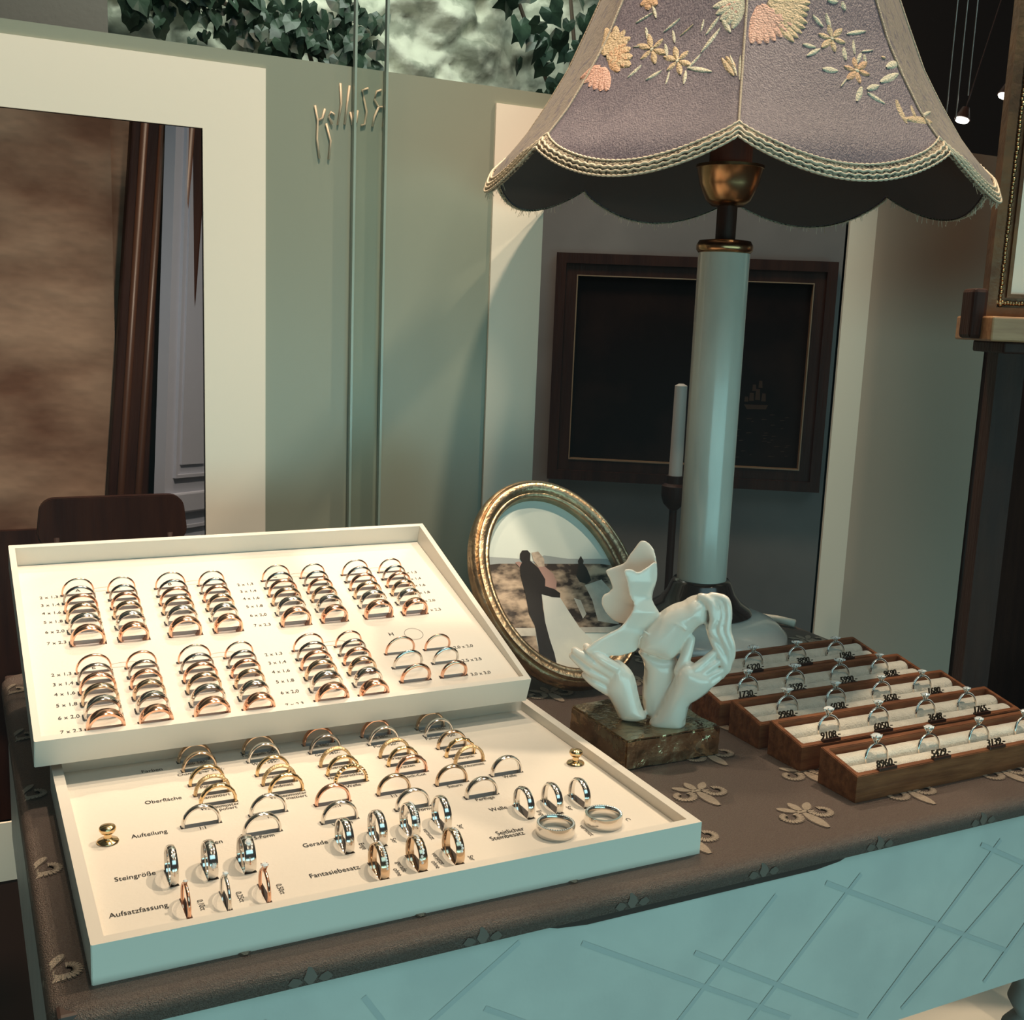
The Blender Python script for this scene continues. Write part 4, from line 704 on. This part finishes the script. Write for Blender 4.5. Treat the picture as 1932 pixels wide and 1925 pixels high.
for x, y, lab in ((.0219, .1194, 'small round gold knob on the front tray near its left edge'), (.3310, .1213, 'small round gold knob on the front tray near its right edge')):
    t = thing('tray_knob', 'polished gold knob', None, (x, y, FL+.0003)); t.parent = FT
    bm = bmesh.new(); lathe(bm, [(0, 0), (.0058, 0), (.0062, .0004), (.0058, .0010), (.0030, .0016), (.0024, .0024), (0, .0024)], 36); finish(bm, 'base_plate', M_metal['yellow'], t, True, 50)
    bm = bmesh.new(); lathe(bm, [(0, .0022), (.0022, .0022), (.0022, .0048), (.0038, .0058), (.0047, .0074), (.0047, .0086), (.0040, .0096), (.002, .0102), (0, .0104)], 36); finish(bm, 'knob_head', M_metal['yellow'], t, True, 50)
# ------------------------------------------------------------------ walnut ring boxes
BX = [(.4935, .0195, 0.006), (.4935, .0755, 0), (.4930, .1225, 0), (.4925, .1715, 0.006), (.4925, .2272, 0.012)]
prices = [['8960,-', '5429,-', '3139,-', '1450,-'], ['9108,-', '6050,-', '3648,-', '1765,-'], ['9960,-', '6030,-', '3650,-', '1680,-'], ['1730,-', '3599,-', '5990,-', '9690,-'], [None, '6320,-', '3890,-', '1960,-']]
BL, BD, H0, H1 = .2285, .037, .0192, .0268
boxn = ['nearest the camera', 'second from the front', 'in the middle of five', 'second from the back', 'rearmost of five']
cutn = [['pear', 'round', 'round', 'round'], ['oval', 'pear', 'marquise', 'round'], ['square', 'square', 'oval', 'square'], ['round', 'halo', 'halo', 'square'], ['round', 'halo', 'halo', 'halo']]
cn = ['first from the left', 'second from the left', 'third from the left', 'rightmost']
tiltb = math.atan2(H1-H0, BD)
for bi, (bx, by, byaw) in enumerate(BX):
    t = thing('ring_box', 'long walnut ring box with cream velvet rolls, '+boxn[bi], 'ring box', (bx, by, .0002), (0, 0, byaw), 'walnut ring boxes stepped back')
    bm = bmesh.new(); wt = .0042
    def zt(y): return H0+(H1-H0)*y/BD
    o4 = [(0, 0), (BL, 0), (BL, BD), (0, BD)]; i4 = [(wt, wt), (BL-wt, wt), (BL-wt, BD-wt), (wt, BD-wt)]
    a = [bm.verts.new((x, y, 0)) for x, y in o4]; b = [bm.verts.new((x, y, zt(y))) for x, y in o4]; c = [bm.verts.new((x, y, zt(y))) for x, y in i4]; d = [bm.verts.new((x, y, zt(y)-.011)) for x, y in i4]
    bm.faces.new(a[::-1]); bm.faces.new(d)
    for p, q in ((a, b), (b, c), (c, d)):
        for i in range(4): bm.faces.new((p[i], p[(i+1) % 4], q[(i+1) % 4], q[i]))
    bmesh.ops.bevel(bm, geom=[e for e in bm.edges if all(v in b or v in c for v in e.verts)], offset=.0005, segments=2, affect='EDGES')
    finish(bm, 'box_body', M_walnut, t)
    dm = (BD-2*wt)/2
    for k in (0, 1):
        yc = wt+dm*(k+.5); bm = bmesh.new(); n = 40; prev = None
        for i in range(n+1):
            x = wt+.0002+(BL-2*wt-.0004)*i/n; rr = 1+.05*noise.noise(Vector((x*60, k*5+bi*3, 0))); L = []
            for q in range(11):
                aa = pi*q/10; L.append(bm.verts.new((x, yc-dm*.49*cos(aa), zt(yc)-.0070+.0056*rr*sin(aa)**.8)))
            if prev:
                for q in range(10): bm.faces.new((prev[q], prev[q+1], L[q+1], L[q]))
            prev = L
        finish(bm, 'velvet_roll', M_foam, t, True)
    for ri in range(4):
        if prices[bi][ri] is None: continue
        x = bx+(.0425, .0925, .1425, .1885)[ri] if bi else bx+(.036, .087, .1385, .188)[ri]
        ct = cutn[bi][ri]; sr = (.0041, .0037, .0034, .0031)[ri]
        my = by+.0195
        Mr = T(x, my, .0200) @ RZ(byaw) @ RX(-.12)
        solitaire(Mr, 'white', sr, f'silver {"pave " if bi else ""}ring with {ct} diamond behind the price {prices[bi][ri].replace(",-","")}', 'diamond rings in the walnut boxes', pave=bi > 0, Ro=.0112, halo=ct == 'halo', square=ct == 'square')
        tx = bx+(.029, .081, .137, .1865)[ri]; pr = prices[bi][ri]
        tg = thing('price_tag', f'small dark price tag reading {pr} on a walnut box rim', 'price tag', (tx, by+.0022, H0+.0006), (-.12, 0, byaw), 'price tags on the walnut boxes')
        bm = bmesh.new(); box(bm, -.0082, .0082, -.0017, .0017, -.0003, .0017, bev=.0002); finish(bm, 'base_bar', M_tagm, tg)
        bm = bmesh.new(); add_text(bm, pr, .0074, T(.0005, .0004, .0016) @ RX(pi/2-.15), ext=.0006); finish(bm, 'digits', M_digit, tg)

# ------------------------------------------------------------------ oval picture frame
OX, OY, OZ, OT, OA, OB = .4297, .3341, .0883, .6809, .0638, .0843
ov = thing('oval_picture_frame', 'oval antique gilt picture frame leaning back, holding a wedding photograph', 'picture frame', (OX, OY, OZ), (-OT, 0, 0))
# local: x right, z up along the picture, -y towards the viewer
bm = bmesh.new(); prof = [(0, .010), (0, .000), (.0008, -.0025), (.003, -.0035), (.0042, -.003), (.0052, -.0055), (.0085, -.0072), (.0118, -.0066), (.0132, -.0040), (.0145, -.0046), (.0165, -.0035), (.0178, 0), (.0172, .002), (.0183, .004), (.0180, .0075), (.015, .009), (.004, .009)]
N = 96; rings = []
for i in range(N):
    a = 2*pi*i/N; ex, ez = OA*cos(a), OB*sin(a); nx_, nz_ = cos(a)/OA, sin(a)/OB; l = math.hypot(nx_, nz_); nx_ /= l; nz_ /= l
    rings.append([bm.verts.new((ex+nx_*r, d, ez+nz_*r)) for r, d in prof])
for i in range(N):
    A_, B_ = rings[i], rings[(i+1) % N]
    for k in range(len(prof)): bm.faces.new((A_[k], A_[(k+1) % len(prof)], B_[(k+1) % len(prof)], B_[k]))
bmesh.ops.recalc_face_normals(bm, faces=bm.faces)
finish(bm, 'gilt_moulding', M_gilt, ov, True, 50)
bm = bmesh.new(); bmesh.ops.create_circle(bm, cap_ends=True, segments=96, radius=1, matrix=T(0, .0085, 0) @ RX(pi/2) @ Matrix.Diagonal((OA+.004, OB+.004, 1, 1))); finish(bm, 'backing', M_dark, ov)
pm = [mat('photo_sky', (.62, .64, .60), .22, col2=(.70, .70, .64), cscale=9), mat('photo_hills', (.33, .34, .34), .25), mat('photo_ground', (.035, .022, .018), .25, col2=(.52, .37, .27), cscale=80, detail=5, stretch=(.6, 1, 1.2), ramp=(.42, .62)),
      mat('photo_stone', (.60, .53, .46), .25, col2=(.48, .42, .37), cscale=120), mat('photo_dark', (.014, .010, .010), .25), mat('photo_skin', (.34, .20, .17), .25), mat('photo_hair', (.50, .38, .30), .25, col2=(.32, .24, .19), cscale=300), mat('photo_dress', (.70, .66, .58), .25, col2=(.58, .56, .52), cscale=40), mat('photo_tree', (.022, .020, .018), .25)]
bm = bmesh.new(); bmesh.ops.create_circle(bm, cap_ends=True, segments=96, radius=1, matrix=T(0, .006, 0) @ RX(pi/2) @ Matrix.Diagonal((OA+.001, OB+.001, 1, 1)))
def clip_oval(poly):   # keep polygon inside the sight edge
    out = []; n = len(poly)
    for i in range(n):
        (x0, y0), (x1, y1) = poly[i], poly[(i+1) % n]
        for k in range(8):
            t = k/8; x, y = x0+(x1-x0)*t, y0+(y1-y0)*t; s = math.hypot(x/(OA*1020+.5), y/(OB*1020+.5))
            if s > 1: x /= s; y /= s
            out.append((x, y))
    res = [out[0]]
    for p in out[1:]:
        if abs(p[0]-res[-1][0])+abs(p[1]-res[-1][1]) > .02: res.append(p)
    return res
for k, (nm, mi) in enumerate((('hills', 1), ('ground', 2), ('path', 3), ('house', 3), ('tree', 8), ('cobble', 2), ('lowwall', 3), ('back', 5), ('hair', 6), ('dress', 7), ('man', 4))):
    pts = clip_oval(PIC[nm])
    vs = [bm.verts.new((x*.00098, .0058-.00006*(k+1), z*.00098)) for x, z in pts]
    f = bm.faces.new(vs)
    if f.calc_area() > 0:
        f.normal_update()
        if f.normal.y > 0: f.normal_flip()
    f.material_index = mi
bmesh.ops.triangulate(bm, faces=bm.faces)
finish(bm, 'photograph', pm, ov)
bm = bmesh.new(); bmesh.ops.create_circle(bm, cap_ends=True, segments=96, radius=1, matrix=T(0, .003, 0) @ RX(pi/2) @ Matrix.Diagonal((OA+.0008, OB+.0008, 1, 1))); finish(bm, 'cover_glass', M_glass, ov)
bm = bmesh.new(); box(bm, -.012, .012, .0090, .0110, -.07, .04); finish(bm, 'back_board', M_dark, ov)
bm = bmesh.new(); pz = Matrix.Rotation(OT, 4, 'X')
top = Vector((0, .012, .03)); gv = (pz @ Vector((0, .075, -OZ)))
tube(bm, [top, gv], .004, 8); finish(bm, 'easel_strut', M_dark, ov)

# ------------------------------------------------------------------ ceramic sculpture on hammered block
blk = None
sc = thing('kissing_couple_sculpture', 'white ceramic sculpture of two kissing faces held by hands on a hammered bronze block', 'sculpture', (.3738, .1237, 0), (0, 0, 0))
bm = bmesh.new(); bmesh.ops.create_cube(bm, size=1, matrix=T(.0416, .0407, .01155) @ Matrix.Diagonal((.0832, .0813, .0225, 1)))
bmesh.ops.bevel(bm, geom=bm.edges[:], offset=.0012, segments=2, affect='EDGES')
bmesh.ops.subdivide_edges(bm, edges=[e for e in bm.edges if e.calc_length() > .01], cuts=14, use_grid_fill=True); bm.normal_update()
for v in bm.verts:
    p = v.co*70; v.co += v.normal*(.0011*noise.noise(p)+.0006*noise.noise(p*2.3)); v.co.z = max(v.co.z, .0003)
finish(bm, 'hammered_block', M_hammer, sc, True, 60)
def dist_poly(x, y, P, closed=True):
    best = 1e9; n = len(P)
    for i in range(n if closed else n-1):
        ax, ay = P[i]; bx_, by_ = P[(i+1) % n]; dx, dy = bx_-ax, by_-ay; t = max(0, min(1, ((x-ax)*dx+(y-ay)*dy)/(dx*dx+dy*dy+1e-12)))
        d = (x-ax-t*dx)**2+(y-ay-t*dy)**2
        if d < best: best = d
    return sqrt(best)
def inside(x, y, P):
    c = False; j = len(P)-1
    for i in range(len(P)):
        if (P[i][1] > y) != (P[j][1] > y) and x < (P[j][0]-P[i][0])*(y-P[i][1])/(P[j][1]-P[i][1])+P[i][0]: c = not c
        j = i
    return c
def smooth_poly(P, it=2):
    for _ in range(it):
        Q = []
        for i in range(len(P)):
            a, b = P[i], P[(i+1) % len(P)]; Q += [(a[0]*.75+b[0]*.25, a[1]*.75+b[1]*.25), (a[0]*.25+b[0]*.75, a[1]*.25+b[1]*.75)]
        P = Q
    return P
def inflate(bm, P, H, D, w0=None, step=2.2, soft=1, hb=None, rim=0.0):
    """closed solid from an outline (mm): front/back swell H over distance D; w0(x,y) shifts it in depth"""
    P = smooth_poly(P, soft); n = len(P); w0 = w0 or (lambda x, y: 0); hb = H if hb is None else hb
    xs = [p[0] for p in P]; ys = [p[1] for p in P]; pts = [Vector(p) for p in P]; x = min(xs)
    while x < max(xs):
        y = min(ys)
        while y < max(ys):
            if inside(x, y, P) and dist_poly(x, y, P) > step*.55: pts.append(Vector((x, y)))
            y += step
        x += step
    vo, eo, fo, *_ = geometry.delaunay_2d_cdt(pts, [(i, (i+1) % n) for i in range(n)], [], 1, 1e-4)
    F = []; B = []
    for p in vo:
        d = dist_poly(p.x, p.y, P); k = min(1, d/D); s = sqrt(max(0, 1-(1-k)**2)); z = w0(p.x, p.y)
        F.append(bm.verts.new((p.x*.001, -(z+rim+H*s)*.001, p.y*.001))); B.append(bm.verts.new((p.x*.001, -(z-rim-hb*s)*.001, p.y*.001)))
    cnt = {}
    for f in fo:
        bm.faces.new([F[i] for i in f]); bm.faces.new([B[i] for i in f][::-1])
        for i in range(len(f)):
            e = (f[i], f[(i+1) % len(f)]); cnt[e] = cnt.get(e, 0)+1
    for (a, b) in cnt:
        if (b, a) not in cnt: bm.faces.new((F[b], F[a], B[a], B[b]))
def cap_tube(bm, pts, rad, seg=10):
    P = [Vector(p)*.001 for p in pts]; n = len(P); Q = []; Rr = []
    for i in range((n-1)*5+1):
        t = i/5; k = min(int(t), n-2); f = t-k
        p0 = P[max(k-1, 0)]; p1 = P[k]; p2 = P[k+1]; p3 = P[min(k+2, n-1)]
        Q.append(.5*((2*p1)+(p2-p0)*f+(2*p0-5*p1+4*p2-p3)*f*f+(3*p1-p0-3*p2+p3)*f**3)); Rr.append((rad[k]*(1-f)+rad[k+1]*f)*.001)
    tube(bm, Q, Rr, seg)
    for p, r in ((Q[0], Rr[0]), (Q[-1], Rr[-1])): bmesh.ops.create_icosphere(bm, subdivisions=2, radius=r, matrix=Matrix.Translation(p))
bm = bmesh.new()
inflate(bm, SC_FACE, 13.5, 13, lambda x, y: -1)
inflate(bm, SC_NECK, 12, 12, lambda x, y: -5-.02*(80-y))
inflate(bm, SC_HAIR, 9, 9, lambda x, y: -2)
inflate(bm, SC_RARM, 11, 12, lambda x, y: 4+.10*(y-23))
inflate(bm, SC_LARM, 9, 12, lambda x, y: 3+.04*(y-23))
prof_ = SC_PROF
def wn(x, y): d = dist_poly(x, y, prof_, False); return 1.0+13*(1-math.exp(-d/13))
def wf(x, y): d = dist_poly(x, y, prof_, False); return -.5-13*(1-math.exp(-d/14))
inflate(bm, SC_MASKN, .4, 1.2, wn, 2.0, 1, rim=1.0)
inflate(bm, SC_MASKF, .4, 1.2, wf, 2.0, 1, rim=1.0)
for c in SC_TH:
    cap_tube(bm, [(p[0], -(5+4*sin(pi*i/(len(c)-1))), p[1]) for i, p in enumerate(c)], [3.1]*(len(c)-1)+[1.6])
for i, c in enumerate(SC_TRF):
    o_ = 13 if i else 9; cap_tube(bm, [(p[0], -(o_-2*k), p[1]) for k, p in enumerate(c)], [4.6, 4.4, 3.6] if i == 0 else [4.2, 3.6, 2.9])
for i, c in enumerate(SC_TLF):
    cap_tube(bm, [(p[0], -(9+3*sin(pi*k/2)-1.5*i), p[1]) for k, p in enumerate(c)], [4.6, 4.1, 3.0])
cap_tube(bm, [(SC_TEY[0][0][0], -12.2, SC_TEY[0][0][1]), (SC_TEY[0][1][0], -12.3, SC_TEY[0][1][1]-.5), (SC_TEY[0][2][0], -12.1, SC_TEY[0][2][1])], [.5, .8, .5])
cap_tube(bm, [(p[0], -9.6+.8*i, p[1]) for i, p in enumerate(SC_TLI[0])][::-1], [.6, .9, .7])
cap_tube(bm, [(p[0], -8.6, p[1]-1) for p in SC_TLI[1]], [.6, .9, .6])
bmesh.ops.recalc_face_normals(bm, faces=bm.faces)
fg = finish(bm, 'ceramic_figures', M_ceramic)
md = fg.modifiers.new('r', 'REMESH'); md.mode = 'VOXEL'; md.voxel_size = .00085; md.use_smooth_shade = True
s_ = fg.modifiers.new('s', 'SMOOTH'); s_.iterations = 4; s_.factor = .5
bpy.context.view_layer.update()
me = bpy.data.meshes.new_from_object(fg.evaluated_get(bpy.context.evaluated_depsgraph_get())); fg.modifiers.clear(); fg.data = me
me.transform(T(SC_O[0]-.3738, SC_O[1]-.1237, 0) @ RZ(SC_YAW)); fg.parent = sc
if not me.materials: me.materials.append(M_ceramic)
# ------------------------------------------------------------------ table lamp
LX, LY = .6210, .3800; PHI = -.6419
lp = thing('table_lamp', 'large vintage table lamp with scalloped embroidered mauve shade and marble column', 'lamp', (LX, LY, 0), (0, 0, PHI))
M_onyx = mat('pale_onyx', (.50, .46, .40), .22, spec=.6, coat=.4, col2=(.66, .62, .54), cscale=16, detail=8, stretch=(1.5, 1.5, .5), ramp=(.3, .7))
M_marble = mat('white_marble', (.52, .56, .54), .2, coat=.5, col2=(.84, .80, .72), cscale=14, detail=8, ramp=(.35, .6))
bm = bmesh.new(); lathe(bm, [(0, .0003), (.086, .0003), (.0895, .004), (.088, .013), (.078, .023), (.062, .030), (.04, .033), (0, .033)], 64)
for v in bm.verts:
    r = math.hypot(v.co.x, v.co.y)
    if r > .03: s = 1+.02*noise.noise(v.co*25); v.co.x *= s; v.co.y *= s
finish(bm, 'marble_foot', M_marble, lp, True, 60)
bm = bmesh.new(); lathe(bm, [(0, .030), (.0505, .030), (.0525, .0325), (.050, .037), (.041, .043), (.034, .052), (.030, .062), (.0275, .0655), (.0, .0655)], 64); finish(bm, 'bronze_bell', M_bronze, lp, True, 60)
bm = bmesh.new(); lathe(bm, [(0, .060), (.0243, .060), (.0248, .066), (.0246, .384), (.0240, .388), (0, .388)], 64); finish(bm, 'column', M_onyx, lp, True, 40)
bm = bmesh.new(); lathe(bm, [(0, .385), (.0245, .385), (.0268, .388), (.0270, .392), (.0245, .3965), (.012, .398), (0, .398)], 48); finish(bm, 'column_cap', M_brass, lp, True, 60)
bm = bmesh.new(); lathe(bm, [(0, .397), (.0095, .397), (.0095, .432), (0, .432)], 32); finish(bm, 'stem', M_dark, lp, True, 40)
bm = bmesh.new(); lathe(bm, [(0, .428), (.015, .429), (.021, .434), (.0275, .448), (.031, .463), (.032, .4635), (.032, .466), (.028, .4665), (0, .4665)], 48); finish(bm, 'socket_cup', M_brass, lp, True, 60)
bm = bmesh.new(); lathe(bm, [(0, .466), (.020, .466), (.020, .500), (.014, .505), (0, .505)], 32); finish(bm, 'socket', M_dark, lp, True, 40)
bm = bmesh.new(); lathe(bm, [(0, .504), (.012, .506), (.016, .52), (.028, .55), (.026, .575), (.012, .59), (0, .593)], 32); finish(bm, 'bulb', mat('bulb_glass', (.75, .75, .72), .2), lp, True, 60)
bm = bmesh.new(); pth = [(.08, .03, .006)]
q = [Vector((LX+.06, LY+.045, .006)), Vector((.705, .425, .0055)), Vector((.728, .418, .006)), Vector((.742, .402, .006)), Vector((.752, .385, .005))]
Mi = (T(LX, LY, 0) @ RZ(PHI)).inverted(); tube(bm, [Mi @ p for p in q], .0042, 8); finish(bm, 'power_cord', M_white, lp, True)
# shade
ZS = [.42, .455, .47, .49, .52, .55, .59, .62, .66, .70]; RS = [.248, .231, .217, .200, .180, .162, .144, .131, .121, .115]
def rz(z):
    if z <= ZS[0]: return RS[0]
    for i in range(len(ZS)-1):
        if z <= ZS[i+1]:
            f = (z-ZS[i])/(ZS[i+1]-ZS[i]); return RS[i]+(RS[i+1]-RS[i])*f
    return RS[-1]
def zlow(th): f = (th/(pi/4)) % 1; return .4585-.029*sin(pi*f)**.85
def S(th, z, off=0):
    m_ = abs(((th/(pi/4)) % 1)-.5)*(pi/4); r = rz(z)*(.45+.55*cos(pi/8)/cos(m_))+off
    return Vector((r*sin(th)+.004, -r*cos(th)-.003, z))
shd = thing('lamp_shade', None, None); shd.parent = lp
for k_ in ('label', 'category'):
    if k_ in shd: del shd[k_]
def shade_shell(off, mi_fn, name, mats, th_=.0):
    bm = bmesh.new(); NT = 192; NZ = 22; G_ = {}
    for i in range(NT):
        th = 2*pi*i/NT; zl = zlow(th)
        for k in range(NZ+1): G_[i, k] = bm.verts.new(S(th, zl+(.70-zl)*(k/NZ)**1.15, off))
    for i in range(NT):
        th = 2*pi*(i+.5)/NT
        for k in range(NZ): f = bm.faces.new((G_[i, k], G_[(i+1) % NT, k], G_[(i+1) % NT, k+1], G_[i, k+1])); f.material_index = mi_fn(th)
    return finish(bm, name, mats, shd, True, 35)
M_mauve = mat('mauve_satin', (.085, .064, .090), .5, spec=.4, sheen=.15, bump=.5, bscale=900, col2=(.145, .11, .135), cscale=420, stretch=(1, 1, .35))
M_broc = mat('beige_lilac_brocade', (.20, .16, .13), .6, sheen=.1, bump=.6, bscale=500, col2=(.11, .085, .10), cscale=150, stretch=(1, 1, .4), ramp=(.52, .66))
M_lin = mat('brown_lining', (.060, .034, .027), .7, sheen=.2)
shade_shell(0, lambda th: 1 if (int(th/(pi/4)) in (1, 6)) else 0, 'fabric_panels', [M_mauve, M_broc])
shade_shell(-.0022, lambda th: 0, 'lining', M_lin)
bm = bmesh.new()
for k in range(8):
    th = k*pi/4; tube(bm, [S(th, .462+(.70-.462)*i/24, .0006) for i in range(25)], .0011, 6)
finish(bm, 'rib_piping', mat('piping', (.45, .36, .27), .6, bump=.8, bscale=900), shd, True)
M_braid = mat('cream_braid', (.42, .34, .24), .6, bump=1, bscale=700, col2=(.07, .045, .03), cscale=420, ramp=(.44, .58)); M_bead = mat('cream_cord', (.60, .50, .37), .6)
bm = bmesh.new(); NT = 320
prv = None; fst = None
for i in range(NT):
    th = 2*pi*i/NT; zl = zlow(th)
    L = [bm.verts.new(S(th, zl+dz, of)) for dz, of in ((-.0015, -.0025), (-.0012, .001), (.003, .0022), (.0075, .0022), (.0112, .0012), (.0112, .0002))]
    if prv:
        for k in range(5): bm.faces.new((prv[k], L[k], L[k+1], prv[k+1]))
    else: fst = L
    prv = L
for k in range(5): bm.faces.new((prv[k], fst[k], fst[k+1], prv[k+1]))
for dz, rd in ((.0028, .0008), (.0062, .0011)):
    tube(bm, [S(2*pi*i/640, zlow(2*pi*i/640)+dz+.0007*sin(i*1.9), .0026) for i in range(640)], rd, 5, 1, closed=True)
for dz, rd in ((-.0010, .0009), (.0112, .0009)):
    tube(bm, [S(2*pi*i/960, zlow(2*pi*i/960)+dz, .0018) for i in range(960)], [rd*(1+.45*sin(i*2.1)) for i in range(960)], 5, 1, closed=True)
finish(bm, 'braid_trim', [M_braid, M_bead], shd, True)
bm = bmesh.new()
random.seed(3)
for k in range(260):
    th = pi+random.uniform(-2.2, 2.2); p = S(th, zlow(th)-.001, -.001); tube(bm, [p, p+Vector((random.gauss(0, .0015), random.gauss(0, .0015), -random.uniform(.002, .008)))], .00022, 3)
finish(bm, 'frayed_fringe', M_bead, shd)
# embroidery
em = {'c': mat('cream_silk', (.62, .56, .42), .5, bump=1, bscale=700), 'g': mat('gold_silk', (.56, .40, .24), .5, bump=1, bscale=600), 'o': mat('amber_silk', (.58, .34, .19), .5, bump=1, bscale=600), 'p': mat('coral_silk', (.62, .34, .26), .5, bump=1, bscale=600)}
bm = bmesh.new(); keys = 'cgop'
for n_e, (a, b, w_, c) in enumerate(EMB):
    A3 = S(a[0], a[1]); B3 = S(b[0], b[1]); L_ = (B3-A3).length
    if L_ < 1e-5: continue
    r_ = rz((a[1]+b[1])/2); hw = w_*.00052
    dx, dz = (b[0]-a[0])*r_, b[1]-a[1]; l = math.hypot(dx, dz); ux, uz = dx/l, dz/l
    prev = None; NS = 9
    for i in range(NS+1):
        t = i/NS; ww = hw*(sin(pi*(.05+.9*t))**.75); cth, cz = a[0]+(b[0]-a[0])*t, a[1]+dz*t
        L = []
        for q in (-1, -.5, 0, .5, 1):
            h_ = .0003+.0010*(1-q*q)*(.75+.25*sin(i*2.6+q))+.00002*(n_e % 7)
            L.append(bm.verts.new(S(cth-uz*ww*q/r_, cz+ux*ww*q, h_ if abs(q) < 1 else -.0002)))
        if prev:
            for k in range(4): f = bm.faces.new((prev[k], prev[k+1], L[k+1], L[k])); f.material_index = keys.index(c)
        prev = L
bmesh.ops.recalc_face_normals(bm, faces=bm.faces)
finish(bm, 'embroidery', [em[k] for k in keys], shd, True)
